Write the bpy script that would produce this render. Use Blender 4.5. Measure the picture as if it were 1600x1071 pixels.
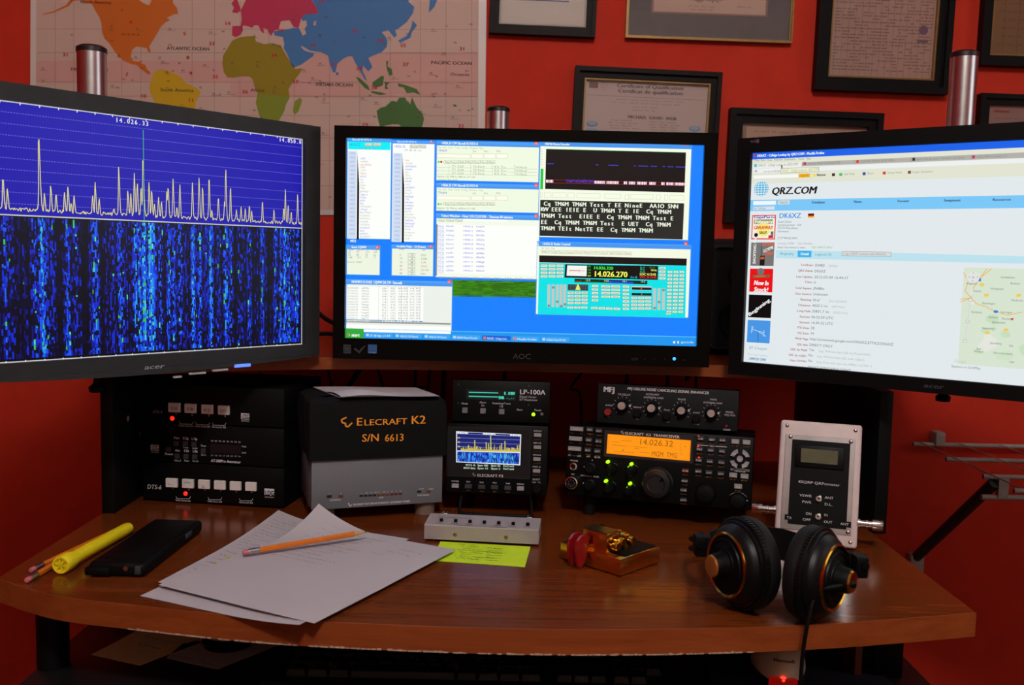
import bpy, bmesh, math, random
from mathutils import Vector, Matrix, Euler
from mathutils.geometry import tessellate_polygon
random.seed(7)
R = math.radians
SC = bpy.context.scene
COL = SC.collection
for o in list(bpy.data.objects): bpy.data.objects.remove(o)

# ------------------------------------------------------------------ camera, world, light, exposure
cam_d = bpy.data.cameras.new('camera'); cam = bpy.data.objects.new('camera', cam_d); COL.objects.link(cam)
cam_d.sensor_width = 36.0; cam_d.lens = 36.0 * 1500 / 1600; cam_d.clip_start = 0.02; cam_d.clip_end = 50
cam.matrix_world = Matrix.Translation((0, 0, 1.115)) @ Matrix.Rotation(R(90 - 5.05), 4, 'X') @ Matrix.Rotation(R(1.3), 4, 'Z')
cam_d.dof.use_dof = True; cam_d.dof.focus_distance = 1.32; cam_d.dof.aperture_fstop = 8.0
SC.camera = cam
SC.view_settings.view_transform = 'Standard'; SC.view_settings.look = 'None'
SC.view_settings.exposure = 0.0; SC.view_settings.gamma = 1.0; SC.view_settings.use_curve_mapping = False
W = bpy.data.worlds.new('world'); SC.world = W; W.use_nodes = True
W.node_tree.nodes['Background'].inputs[0].default_value = (0.75, 0.85, 1.0, 1)
W.node_tree.nodes['Background'].inputs[1].default_value = 0.25
LAMP = (.17, -.50, 2.42); LAMP_STRENGTH = 145.0   # globe lamp hanging from the ceiling, built with the room
# daylight entering by the window in the right-hand wall of the room
ld = bpy.data.lights.new('window_daylight', 'AREA'); ld.shape = 'RECTANGLE'; ld.size = 1.0; ld.size_y = .9
ld.energy = 4.5; ld.color = (1.0, 0.97, 0.96)
lo = bpy.data.objects.new('window_daylight', ld); COL.objects.link(lo)
lo.location = (2.04, .50, 1.60); lo.rotation_euler = (0, R(90), 0)

# ------------------------------------------------------------------ materials
def lin(c):
    if isinstance(c, str):
        c = c.lstrip('#'); c = tuple(int(c[i:i+2], 16) for i in (0, 2, 4))
    return tuple((v/255/12.92 if v/255 <= .04045 else ((v/255+.055)/1.055)**2.4) for v in c[:3])
MATS = {}
def mat(name, col, rough=.5, metal=0., noise=.12, scale=60, emit=0., coat=0., spec=.5, bump=0., stretch=None):
    if name in MATS: return MATS[name]
    m = bpy.data.materials.new(name); m.use_nodes = True; nt = m.node_tree; b = nt.nodes['Principled BSDF']
    c = lin(col)
    tc = nt.nodes.new('ShaderNodeTexCoord'); mp = nt.nodes.new('ShaderNodeMapping'); n = nt.nodes.new('ShaderNodeTexNoise')
    if stretch: mp.inputs['Scale'].default_value = stretch
    n.inputs['Scale'].default_value = scale; n.inputs['Detail'].default_value = 3
    nt.links.new(tc.outputs['Object'], mp.inputs[0]); nt.links.new(mp.outputs[0], n.inputs['Vector'])
    r = nt.nodes.new('ShaderNodeValToRGB')
    r.color_ramp.elements[0].position = .3; r.color_ramp.elements[1].position = .7
    r.color_ramp.elements[0].color = (*[v*(1-noise) for v in c], 1); r.color_ramp.elements[1].color = (*[min(1, v*(1+noise)) for v in c], 1)
    nt.links.new(n.outputs['Fac'], r.inputs[0]); nt.links.new(r.outputs[0], b.inputs['Base Color'])
    b.inputs['Roughness'].default_value = rough; b.inputs['Metallic'].default_value = metal
    b.inputs['Specular IOR Level'].default_value = spec; b.inputs['Coat Weight'].default_value = coat
    if emit:
        b.inputs['Emission Color'].default_value = (*c, 1); b.inputs['Emission Strength'].default_value = emit
    if bump:
        bp = nt.nodes.new('ShaderNodeBump'); bp.inputs['Strength'].default_value = bump; bp.inputs['Distance'].default_value = .001
        nt.links.new(n.outputs['Fac'], bp.inputs['Height']); nt.links.new(bp.outputs[0], b.inputs['Normal'])
    MATS[name] = m; return m
def attr_mat(name, emit=0., rough=.6, spec=.3):
    m = bpy.data.materials.new(name); m.use_nodes = True; nt = m.node_tree; b = nt.nodes['Principled BSDF']
    a = nt.nodes.new('ShaderNodeAttribute'); a.attribute_name = 'print'
    if emit:
        b.inputs['Base Color'].default_value = (.004, .004, .004, 1)
        nt.links.new(a.outputs['Color'], b.inputs['Emission Color']); b.inputs['Emission Strength'].default_value = emit
    else: nt.links.new(a.outputs['Color'], b.inputs['Base Color'])
    b.inputs['Roughness'].default_value = rough; b.inputs['Specular IOR Level'].default_value = spec
    MATS[name] = m; return m
def wood(name, c0, c1, rough=.4, scale=(3, 45, 45)):
    m = bpy.data.materials.new(name); m.use_nodes = True; nt = m.node_tree; b = nt.nodes['Principled BSDF']
    tc = nt.nodes.new('ShaderNodeTexCoord'); mp = nt.nodes.new('ShaderNodeMapping'); mp.inputs['Scale'].default_value = scale
    n = nt.nodes.new('ShaderNodeTexNoise'); n.inputs['Scale'].default_value = 2.2; n.inputs['Detail'].default_value = 6; n.inputs['Distortion'].default_value = .6
    n2 = nt.nodes.new('ShaderNodeTexNoise'); n2.inputs['Scale'].default_value = 9; n2.inputs['Detail'].default_value = 4
    nt.links.new(tc.outputs['Object'], mp.inputs[0]); nt.links.new(mp.outputs[0], n.inputs['Vector']); nt.links.new(mp.outputs[0], n2.inputs['Vector'])
    mx = nt.nodes.new('ShaderNodeMath'); mx.operation = 'ADD'; nt.links.new(n.outputs['Fac'], mx.inputs[0])
    ml = nt.nodes.new('ShaderNodeMath'); ml.operation = 'MULTIPLY'; ml.inputs[1].default_value = .35; nt.links.new(n2.outputs['Fac'], ml.inputs[0]); nt.links.new(ml.outputs[0], mx.inputs[1])
    r = nt.nodes.new('ShaderNodeValToRGB'); r.color_ramp.elements[0].position = .45; r.color_ramp.elements[1].position = .95
    r.color_ramp.elements[0].color = (*lin(c0), 1); r.color_ramp.elements[1].color = (*lin(c1), 1)
    nt.links.new(mx.outputs[0], r.inputs[0]); nt.links.new(r.outputs[0], b.inputs['Base Color'])
    b.inputs['Roughness'].default_value = rough; b.inputs['Specular IOR Level'].default_value = .35
    MATS[name] = m; return m
def glass_mat(name):
    m = bpy.data.materials.new(name); m.use_nodes = True; nt = m.node_tree
    for n in list(nt.nodes): nt.nodes.remove(n)
    o = nt.nodes.new('ShaderNodeOutputMaterial'); t = nt.nodes.new('ShaderNodeBsdfTransparent'); g = nt.nodes.new('ShaderNodeBsdfGlossy')
    g.inputs['Roughness'].default_value = .03; f = nt.nodes.new('ShaderNodeFresnel'); f.inputs['IOR'].default_value = 1.45
    mx = nt.nodes.new('ShaderNodeMixShader'); nt.links.new(f.outputs[0], mx.inputs[0]); nt.links.new(t.outputs[0], mx.inputs[1]); nt.links.new(g.outputs[0], mx.inputs[2])
    nt.links.new(mx.outputs[0], o.inputs[0]); MATS[name] = m; return m

PRINT = attr_mat('printed_ink', 0, .6); GLOWP = attr_mat('screen_pixels', 1.0, .30, .24)
GLOSSP = attr_mat('screen_pixels_glossy', 1.0, .15, .35)
LEDP = attr_mat('lit_display', 1.0, .3)
M_WOOD = wood('cherry_laminate', '#5e280c', '#773815', .2)
M_WOODE = wood('cherry_edge_band', '#803814', '#984c22', .38)
M_GLASS = glass_mat('picture_glass')
M_BLK = mat('black_plastic', '#09090a', .48, spec=.14)
M_BLK2 = mat('black_powder_coat', '#080809', .55, bump=.15, scale=900, spec=.12)
M_GLOSS = mat('gloss_black_plastic', '#050505', .1, spec=.14)
M_GREYB = mat('charcoal_bezel', '#2c2d2f', .5, spec=.3)
M_BEZR = mat('matt_black_bezel', '#0d0d0e', .5, spec=.15)
M_STEEL = mat('brushed_aluminium', '#c9c6c9', .28, 1., noise=.05)
M_CHROME = mat('chrome', '#dcdadb', .12, 1., noise=.02)
M_DARKCAP = mat('black_cap', '#1b1416', .4)
M_RUB = mat('rubber', '#070707', .75, spec=.2)
M_CAB = mat('cable_sheath', '#060606', .5, spec=.25)
M_WHITE = mat('white_label_card', '#f2ebe8', .6, noise=.03)
M_GREYPANEL = mat('grey_painted_steel', '#6d6f74', .5, noise=.06, scale=700)
M_LGREY = mat('light_grey_button', '#9c989a', .5, noise=.04)
M_DGREY = mat('dark_grey_button', '#35373c', .5, noise=.04)
M_GOLD = mat('polished_gold', '#e0a548', .24, 1., noise=.04)
M_BRASS = mat('brass_ring', '#c99a35', .2, 1., noise=.05)

# ------------------------------------------------------------------ mesh helpers
class MB:
    def __init__(s): s.bm = bmesh.new()
    def box(s, a, b, bev=0., seg=2, M=None):
        a = Vector(a); b = Vector(b); c = (a+b)/2; d = b-a
        r = bmesh.ops.create_cube(s.bm, size=1, matrix=Matrix.Translation(c) @ Matrix.Diagonal((*d, 1)))
        vs = r['verts']
        if bev:
            es = list({e for v in vs for e in v.link_edges})
            q = bmesh.ops.bevel(s.bm, geom=es, offset=bev, segments=seg, affect='EDGES', profile=.5)
            vs = list({v for f in q['faces'] for v in f.verts} | {v for v in vs if v.is_valid})
            seen = set(vs); st = list(vs)
            while st:
                v = st.pop()
                for e in v.link_edges:
                    w = e.other_vert(v)
                    if w not in seen: seen.add(w); st.append(w)
            vs = list(seen)
        if M is not None: bmesh.ops.transform(s.bm, matrix=M, verts=vs)
        return s
    def cyl(s, p0, p1, r0, r1=None, n=20, cap=True):
        p0 = Vector(p0); p1 = Vector(p1); r1 = r0 if r1 is None else r1; d = p1-p0
        q = Vector((0, 0, 1)).rotation_difference(d.normalized()).to_matrix().to_4x4()
        bmesh.ops.create_cone(s.bm, cap_ends=cap, segments=n, radius1=r0, radius2=r1, depth=d.length, matrix=Matrix.Translation((p0+p1)/2) @ q)
        return s
    def lathe(s, prof, n=40, M=None):
        # prof: list of (radius, height) about +Z
        rings = []
        for r, h in prof:
            if r <= 1e-6: rings.append([s.bm.verts.new((0, 0, h))])
            else: rings.append([s.bm.verts.new((r*math.cos(2*math.pi*k/n), r*math.sin(2*math.pi*k/n), h)) for k in range(n)])
        for A, B in zip(rings, rings[1:]):
            for k in range(n):
                k2 = (k+1) % n
                f = [A[k % len(A)], A[k2 % len(A)], B[k2 % len(B)], B[k % len(B)]]
                f = list(dict.fromkeys(f))
                if len(f) > 2: s.bm.faces.new(f)
        if M is not None: bmesh.ops.transform(s.bm, matrix=M, verts=[v for r in rings for v in r])
        return s
    def sphere(s, c, r, n=16, M=None):
        c = Vector(c); q = bmesh.ops.create_uvsphere(s.bm, u_segments=n, v_segments=max(6, n//2), radius=r, matrix=Matrix.Translation(c))
        if M is not None: bmesh.ops.transform(s.bm, matrix=M, verts=q['verts'])
        return s
    def prism(s, pts, z0, z1, M=None):
        # closed outline in x,y extruded z0..z1
        lo = [s.bm.verts.new((x, y, z0)) for x, y in pts]; hi = [s.bm.verts.new((x, y, z1)) for x, y in pts]
        n = len(pts)
        for t in tessellate_polygon([[Vector((x, y, 0)) for x, y in pts]]):
            s.bm.faces.new([hi[i] for i in t]); s.bm.faces.new([lo[i] for i in reversed(t)])
        for k in range(n): s.bm.faces.new([lo[k], lo[(k+1) % n], hi[(k+1) % n], hi[k]])
        if M is not None: bmesh.ops.transform(s.bm, matrix=M, verts=lo+hi)
        return s
    def tube(s, pts, r, n=8, smooth=True):
        P = [Vector(p) for p in pts]
        if smooth and len(P) > 2:
            Q = []
            for i in range(len(P)-1):
                a = P[max(i-1, 0)]; b = P[i]; c = P[i+1]; d = P[min(i+2, len(P)-1)]
                for k in range(6):
                    t = k/6; Q.append(.5*((2*b)+(c-a)*t+(2*a-5*b+4*c-d)*t*t+(3*b-a-3*c+d)*t**3))
            Q.append(P[-1]); P = Q
        prev = None; up = Vector((.13, .21, .97))
        for i, p in enumerate(P):
            t = (P[min(i+1, len(P)-1)]-P[max(i-1, 0)]).normalized()
            u = t.cross(up); u = u.normalized() if u.length > 1e-5 else t.orthogonal().normalized()
            v = t.cross(u).normalized(); up = v if v.dot(up) > 0 else -v
            v = up; u = t.cross(v).normalized()
            ring = [s.bm.verts.new(p+r*(math.cos(2*math.pi*k/n)*u+math.sin(2*math.pi*k/n)*v)) for k in range(n)]
            if prev:
                for k in range(n): s.bm.faces.new([prev[k], prev[(k+1) % n], ring[(k+1) % n], ring[k]])
            else: s.bm.faces.new(ring)
            prev = ring
        s.bm.faces.new(list(reversed(prev)))
        return s
    def ring_frame(s, x0, x1, z0, z1, m, y0, y1):
        # rectangular frame, inner opening x0..x1/z0..z1, margins m=(l,r,b,t), depth y0..y1
        l, r, b, t = m
        s.box((x0-l, y0, z0-b), (x0, y1, z1+t)); s.box((x1, y0, z0-b), (x1+r, y1, z1+t))
        s.box((x0, y0, z0-b), (x1, y1, z0)); s.box((x0, y0, z1), (x1, y1, z1+t)); return s
    def build(s, name, m, parent=None, smooth=True):
        bmesh.ops.recalc_face_normals(s.bm, faces=s.bm.faces)
        me = bpy.data.meshes.new(name); s.bm.to_mesh(me); s.bm.free(); me.materials.append(m)
        if smooth and hasattr(me, 'set_sharp_from_angle'):
            me.polygons.foreach_set('use_smooth', [True]*len(me.polygons)); me.set_sharp_from_angle(angle=R(35))
        o = bpy.data.objects.new(name, me); COL.objects.link(o)
        if parent: o.parent = parent
        return o
def tag(o, label, cat, group=None):
    o['label'] = label; o['category'] = cat
    if group: o['group'] = group
    return o
def thing(name, label, cat, loc=(0, 0, 0), rot=(0, 0, 0), group=None):
    o = bpy.data.objects.new(name, None); COL.objects.link(o); o.location = loc; o.rotation_euler = rot
    o.empty_display_size = .05
    return tag(o, label, cat, group)
def struct(o): o['kind'] = 'structure'; return o
def box(name, a, b, m, parent=None, bev=0., seg=2): return MB().box(a, b, bev, seg).build(name, m, parent)
def cyl(name, p0, p1, r, m, parent=None, r1=None, n=20): return MB().cyl(p0, p1, r, r1, n).build(name, m, parent)

# ------------------------------------------------------------------ flat print: glyph cache and panels
GL = {}; _tc = bpy.data.curves.new('glyph', 'FONT'); _to = bpy.data.objects.new('glyph', _tc); COL.objects.link(_to); _tc.resolution_u = 2
def _mesh(sx):
    _tc.body = sx; dg = bpy.context.evaluated_depsgraph_get(); e = _to.evaluated_get(dg); me = e.to_mesh()
    v = [(p.co.x, p.co.y) for p in me.vertices]; f = [tuple(p.vertices) for p in me.polygons]; e.to_mesh_clear(); return v, f
def _xmax(sx): v, f = _mesh(sx); return max(p[0] for p in v)
_CAP = max(p[1] for p in _mesh('H')[0])
_IX = _xmax('I')
def glyph(ch):
    if ch not in GL:
        if ch == ' ': GL[ch] = ([], [], (_xmax('I I')-_xmax('II'))/_CAP)
        else:
            v, f = _mesh(ch); adv = _xmax(ch+'I')-_IX
            GL[ch] = ([(x/_CAP, y/_CAP) for x, y in v], f, adv/_CAP)
    return GL[ch]
def homog(src, dst):
    # 3x3 projective map from four points to four points (photo rectangle to flat panel)
    A = []
    for (x, y), (u, v) in zip(src, dst):
        A.append([x, y, 1, 0, 0, 0, -u*x, -u*y, u]); A.append([0, 0, 0, x, y, 1, -v*x, -v*y, v])
    n = 8
    for i in range(n):
        p = max(range(i, n), key=lambda k: abs(A[k][i])); A[i], A[p] = A[p], A[i]
        d = A[i][i]; A[i] = [a/d for a in A[i]]
        for k in range(n):
            if k != i and A[k][i]: q = A[k][i]; A[k] = [a-q*b for a, b in zip(A[k], A[i])]
    return [r[8] for r in A]
class Panel:
    """flat artwork measured off the rectified face of a thing; local x right, z up, faces -y"""
    def __init__(s, px, loc, eps=.00012):
        s.h = homog(px, loc); s.V = []; s.F = []; s.C = []; s.eps = eps
    @classmethod
    def rect(cls, px, w, h, z0=0., eps=.00012):   # px: TL TR BR BL
        return cls(px, [(-w/2, z0+h), (w/2, z0+h), (w/2, z0), (-w/2, z0)], eps)
    def uv(s, x, y):
        h = s.h; d = h[6]*x+h[7]*y+1; return ((h[0]*x+h[1]*y+h[2])/d, (h[3]*x+h[4]*y+h[5])/d)
    def sc(s, x, y):
        a = s.uv(x, y); b = s.uv(x+1, y); c = s.uv(x, y+1); return abs(b[0]-a[0]), abs(c[1]-a[1])
    def poly(s, pts, col, L=1, tess=True):
        base = len(s.V); y = -L*s.eps; c = lin(col)
        s.V += [(p[0], y, p[1]) for p in pts]
        if len(pts) > 4 and tess: fs = [tuple(base+i for i in t) for t in tessellate_polygon([[Vector((p[0], p[1], 0)) for p in pts]])]
        else: fs = [tuple(base+i for i in range(len(pts)))]
        for f in fs: s.F.append(f); s.C.append(c)
    def pp(s, pts, col, L=1): s.poly([s.uv(*p) for p in pts], col, L)
    def r(s, x0, y0, x1, y1, col, L=1):      # axis-aligned on the panel, corners measured in the photo
        a = s.uv(x0, y0); b = s.uv(x1, y1); s.poly([(a[0], a[1]), (b[0], a[1]), (b[0], b[1]), (a[0], b[1])], col, L)
    def line(s, x0, y0, x1, y1, wpx, col, L=2):
        a = Vector(s.uv(x0, y0)); b = Vector(s.uv(x1, y1)); d = b-a
        if d.length < 1e-7: return
        w = wpx*s.sc((x0+x1)/2, (y0+y1)/2)[1]/2; n = Vector((-d.y, d.x)).normalized()*w
        s.poly([a-n, b-n, b+n, a+n], col, L)
    def outline(s, x0, y0, x1, y1, w, col, L=2):
        a = s.uv(x0, y0); b = s.uv(x1, y1); k = w*s.sc(x0, y0)[1]
        X0, X1 = sorted((a[0], b[0])); Z0, Z1 = sorted((a[1], b[1]))
        for q in ((X0, Z0, X1, Z0+k), (X0, Z1-k, X1, Z1), (X0, Z0, X0+k, Z1), (X1-k, Z0, X1, Z1)):
            s.poly([(q[0], q[1]), (q[2], q[1]), (q[2], q[3]), (q[0], q[3])], col, L)
    def disc(s, x, y, rpx, col, L=2, n=16, rx=None):
        a = s.uv(x, y); k = s.sc(x, y)[1]; r = rpx*k; r2 = (rx or rpx)*k
        s.poly([(a[0]+r2*math.cos(2*math.pi*i/n), a[1]+r*math.sin(2*math.pi*i/n)) for i in range(n)], col, L, False)
    def text(s, x, y, t, hpx, col, x1=None, L=3, al='l', it=0., bold=0., ang=0., mono=0.):
        # baseline start x,y in photo pixels, cap height hpx; x1 = where the line ends
        ax, az = s.uv(x, y); k = s.sc(x, y)[1]*hpx
        adv = [mono or glyph(c)[2] for c in t]; tot = sum(adv)
        sx = 1.
        if x1 is not None: sx = (s.uv(x1, y)[0]-ax)/(tot*k)
        off = {'l': 0, 'c': -tot*k*sx/2, 'r': -tot*k*sx}[al]
        ca, sa = math.cos(ang), math.sin(ang); cx = 0
        c = lin(col)
        reps = (0., bold) if bold else (0.,)
        for ch, ad in zip(t, adv):
            v, f, a0 = glyph(ch)
            pad = (ad-a0)/2 if mono else 0
            for bo in reps:
                base = len(s.V)
                for px_, py_ in v:
                    X = off+(cx+pad+px_+it*py_)*k*sx+bo*k; Z = py_*k
                    s.V.append((ax+X*ca-Z*sa, -L*s.eps-bo*2e-5, az+X*sa+Z*ca))
                for q in f: s.F.append(tuple(base+i for i in q)); s.C.append(c)
            cx += ad
    def build(s, name, m, parent=None, loc=(0, 0, 0)):
        me = bpy.data.meshes.new(name); me.from_pydata(s.V, [], s.F); me.materials.append(m)
        at = me.color_attributes.new('print', 'FLOAT_COLOR', 'CORNER')
        buf = []
        for f, c in zip(s.F, s.C): buf += [c[0], c[1], c[2], 1.]*len(f)
        at.data.foreach_set('color', buf)
        # make every face look towards -y
        bm = bmesh.new(); bm.from_mesh(me); fl = [f for f in bm.faces if f.normal.y > 0]
        bmesh.ops.reverse_faces(bm, faces=fl); bm.to_mesh(me); bm.free()
        o = bpy.data.objects.new(name, me); COL.objects.link(o); o.location = loc
        if name in ('panel_print', 'key_legends', 'map_print'): o['kind'] = 'stuff'
        if parent: o.parent = parent
        return o

# ------------------------------------------------------------------ the room
def paint(name, col, rough=.75): return mat(name, col, rough, noise=.05, scale=25, bump=.06, spec=.25)
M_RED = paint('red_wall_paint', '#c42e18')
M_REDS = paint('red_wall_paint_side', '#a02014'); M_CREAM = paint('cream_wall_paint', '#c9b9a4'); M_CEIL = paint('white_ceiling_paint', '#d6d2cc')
M_FLOOR = mat('dark_carpet', '#3a2b24', .95, noise=.3, scale=300)
XL, XR, YF, YB, ZC = -1.9, 2.0, -2.3, 1.9, 2.65
struct(box('floor', (XL-.1, YF-.1, -.05), (XR+.1, YB+.1, 0), M_FLOOR))
struct(box('ceiling', (XL-.1, YF-.1, ZC), (XR+.1, YB+.1, ZC+.05), M_CEIL))
struct(box('wall_back', (XL-.1, YB, 0), (XR+.1, YB+.1, ZC), M_RED))
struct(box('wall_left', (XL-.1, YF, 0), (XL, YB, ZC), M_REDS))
struct(box('wall_front', (XL-.1, YF-.1, 0), (XR+.1, YF, ZC), M_CREAM))
wy0, wy1, wz0, wz1 = .04, .96, 1.09, 2.11
b = MB()
b.box((XR, YF, 0), (XR+.1, wy0, ZC)); b.box((XR, wy1, 0), (XR+.1, YB, ZC)); b.box((XR, wy0, 0), (XR+.1, wy1, wz0)); b.box((XR, wy0, wz1), (XR+.1, wy1, ZC))
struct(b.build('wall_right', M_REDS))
wn = bpy.data.objects.new('window_1', None); COL.objects.link(wn); wn.location = (XR, (wy0+wy1)/2, wz0); struct(wn)
M_WF = mat('white_window_frame', '#d5d5d2', .4)
b = MB()
for (a, c) in (((XR-.02, wy0-.05, wz0-.05), (XR+.03, wy0, wz1+.05)), ((XR-.02, wy1, wz0-.05), (XR+.03, wy1+.05, wz1+.05)), ((XR-.02, wy0, wz1), (XR+.03, wy1, wz1+.05)), ((XR-.05, wy0-.05, wz0-.05), (XR+.03, wy1+.05, wz0))): b.box(a, c)
f = b.build('window_frame', M_WF); f.parent = wn; f.matrix_parent_inverse = Matrix.Translation(wn.location).inverted()
f = box('mullion', (XR, .48, wz0), (XR+.03, .52, wz1), M_WF); f.parent = wn; f.matrix_parent_inverse = Matrix.Translation(wn.location).inverted()
# globe lamp on the ceiling
gl = thing('ceiling_lamp', 'white glass globe lamp hanging from the ceiling behind the desk chair', 'lamp', (LAMP[0], LAMP[1], ZC))
MB().lathe([(0, 0), (.06, 0), (.055, -.02), (.02, -.03), (.02, -.08), (0, -.08)], 24).build('ceiling_rose', M_STEEL, gl)
m = bpy.data.materials.new('lit_globe_glass'); m.use_nodes = True; pb = m.node_tree.nodes['Principled BSDF']; pb.inputs['Base Color'].default_value = (.8, .78, .75, 1)
pb.inputs['Emission Color'].default_value = (1.0, .955, .93, 1); pb.inputs['Emission Strength'].default_value = LAMP_STRENGTH
MB().sphere((0, 0, LAMP[2]-ZC), .11, 24).build('globe', m, gl)

# ------------------------------------------------------------------ desk with hutch, shelf and keyboard tray
desk = thing('computer_desk', 'cherry wood computer desk with bowed front, black hutch panels and raised shelf', 'desk', (0, 1.3, 0))
def kid(o, p):   # parent while keeping world coordinates
    o.parent = p; o.matrix_parent_inverse = (Matrix.Translation(p.location) @ p.rotation_euler.to_matrix().to_4x4()).inverted(); return o
FR = [(-.576, 1.058), (-.49, 1.010), (-.40, .9873), (-.257, .9596), (-.12, .948), (.0066, .9444), (.12, .949), (.2173, .9585), (.32, .974), (.4163, .9951), (.513, 1.0196)]
def smooth_curve(P, k=5):
    P = [Vector((*p, 0)) for p in P]; Q = []
    for i in range(len(P)-1):
        a = P[max(i-1, 0)]; b_ = P[i]; c = P[i+1]; d = P[min(i+2, len(P)-1)]
        for j in range(k):
            t = j/k; Q.append(.5*((2*b_)+(c-a)*t+(2*a-5*b_+4*c-d)*t*t+(3*b_-a-3*c+d)*t**3))
    Q.append(P[-1]); return [(v.x, v.y) for v in Q]
FC = smooth_curve(FR)
kid(MB().prism(FC+[(.513, 1.80), (-.576, 1.80)], .714, .74).build('desktop', M_WOOD), desk)
def strip(curve, z0, z1, off, name, m, parent):
    bmx = MB(); P = [Vector((x, y, 0)) for x, y in curve]; out = []
    for i, p in enumerate(P):
        t = (P[min(i+1, len(P)-1)]-P[max(i-1, 0)]).normalized(); out.append((p.x+t.y*off, p.y-t.x*off))
    bmx.prism(list(curve)+list(reversed(out)), z0, z1); return kid(bmx.build(name, m), parent)
strip(FC, .7135, .7402, .0012, 'front_edge_band', M_WOODE, desk)
# pale chips where the edge band has worn along its lower lip
M_CHIP = mat('bare_chipboard', '#b9a08c', .8, noise=.25, scale=500)
b = MB(); rnd = random.Random(3)
for i in range(len(FC)-1):
    (x0, y0), (x1, y1) = FC[i], FC[i+1]
    if not -.42 < x0 < .24: continue
    for k in range(5):
        if rnd.random() < .18: continue
        t = k/5; t2 = t+.14+.08*rnd.random(); hgt = .0004+.0012*rnd.random()*(1 if rnd.random() < .5 else .4)
        ax, ay, bx_, by_ = x0+(x1-x0)*t, y0+(y1-y0)*t, x0+(x1-x0)*t2, y0+(y1-y0)*t2
        b.prism([(ax, ay-.0018), (bx_, by_-.0018), (bx_, by_+.001), (ax, ay+.001)], .7133, .7137+hgt)
o = kid(b.build('worn_edge', M_CHIP, smooth=False), desk); o['kind'] = 'stuff'
# hutch
M_PANEL = mat('black_laminate', '#0a0c0c', .5, noise=.2, scale=200, spec=.18)
for x0, x1, yf in ((-.577, -.559, 1.336), (.513, .531, 1.32)):
    sp = kid(box('side_panel', (x0, yf, .7401), (x1, 1.72, .942), M_PANEL, bev=.0008), desk)
    if x0 < 0:
        HOLES = ((1.387, .868), (1.432, .837)); M_HOLE = mat('raw_fibre_plug', '#b08a5c', .8)
        for (y, z) in HOLES:
            kid(cyl('dowel_hole', (x1-.001, y, z), (x1+.0006, y, z), .0042, M_HOLE, n=14), sp)
        kid(MB().prism([(1.482, .742), (1.50, .745), (1.50, .7535), (1.489, .748)], 0, .0006, Matrix.Translation((x1, 0, 0)) @ Matrix(((0, 0, 1, 0), (1, 0, 0, 0), (0, 1, 0, 0), (0, 0, 0, 1)))).build('chipped_corner', M_CHIP), sp)
SHF = smooth_curve([(-.69, 1.26), (-.55, 1.30), (-.40, 1.385), (-.28, 1.43), (-.1, 1.455), (.1, 1.46), (.3, 1.447), (.45, 1.41), (.58, 1.36), (.74, 1.33)])
sh = kid(MB().prism(SHF+[(.74, 1.86), (-.69, 1.86)], .942, .960).build('shelf', M_WOOD), desk)
strip(SHF, .9418, .9602, .001, 'shelf_edge_band', M_WOODE, desk)
# tray and legs
M_TRAY = mat('black_tray_laminate', '#0e0f12', .5, noise=.2)
kid(box('keyboard_tray', (-.542, .985, .612), (.5, 1.34, .628), M_TRAY, bev=.001), desk)
kid(cyl('tray_post', (-.528, 1.085, .628), (-.528, 1.085, .714), .018, M_BLK), desk)
kid(box('tray_post', (.437, 1.10, .628), (.472, 1.14, .714), M_BLK, bev=.002), desk)
kid(box('tray_slide', (.415, 1.10, .628), (.423, 1.33, .714), mat('brown_steel', '#5d2a14', .5)), desk)
for x in (-.55, .49):
    kid(box('leg', (x-.02, 1.30, 0), (x+.02, 1.62, .714), M_PANEL, bev=.002), desk)
    kid(box('foot', (x-.025, 1.0, 0), (x+.025, 1.75, .04), M_PANEL, bev=.004), desk)
kid(box('modesty_panel', (-.53, 1.66, .10), (.47, 1.678, .56), M_PANEL), desk)

# ------------------------------------------------------------------ monitors on pole arms
def monitor(name, label, loc, yaw, w, h, mg, mbez, depth=.055, chin=0.):
    t = thing(name, label, 'monitor', loc, (0, 0, R(yaw)), 'monitors above the desk')
    l, r, b_, tp = mg
    m = MB(); m.ring_frame(-w/2, w/2, 0, h, mg, -.008, .012)
    if chin:
        n = 16; pts = [(-w/2-l, -b_)]+[(-w/2-l+(w+l+r)*k/n, -b_-chin*math.sin(math.pi*k/n)) for k in range(1, n)]+[(w/2+r, -b_)]
        m.prism(pts, -.012, .006, Matrix(((1, 0, 0, 0), (0, 0, 1, 0), (0, 1, 0, 0), (0, 0, 0, 1))))
    bz = m.build('bezel', mbez, t)
    box('screen', (-w/2-.001, .0005, -.001), (w/2+.001, .004, h+.001), mat('lcd_panel_black', '#040404', .3), t)
    bk = MB(); bk.box((-w/2-l+.004, .012, -b_+.004), (w/2+r-.004, .03, h+tp-.004), .006); bk.box((-w*.32, .028, h*.12), (w*.32, depth, h*.85), .012)
    bk.build('back_shell', M_BLK, t)
    return t
LW, LH = .474, .296
LM = monitor('widescreen_monitor', 'charcoal bezelled widescreen monitor showing a blue waterfall spectrum', (-.4646, 1.2207, .9818), 48.5, LW, LH, (.026, .026, .017, .020), M_GREYB, chin=.008)
CW, CH = .509, .2865
CM = monitor('widescreen_monitor', 'glossy black monitor with logging program windows on a blue desktop', (.0118, 1.3903, .9935), -1.0, CW, CH, (.017, .019, .030, .017), M_GLOSS)
RW, RH = .531, .299
RM = monitor('widescreen_monitor', 'matt black widescreen monitor showing a white callsign lookup web page', (.5505, 1.2302, .9722), -36.5, RW, RH, (.020, .020, .019, .021), M_BEZR)

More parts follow.
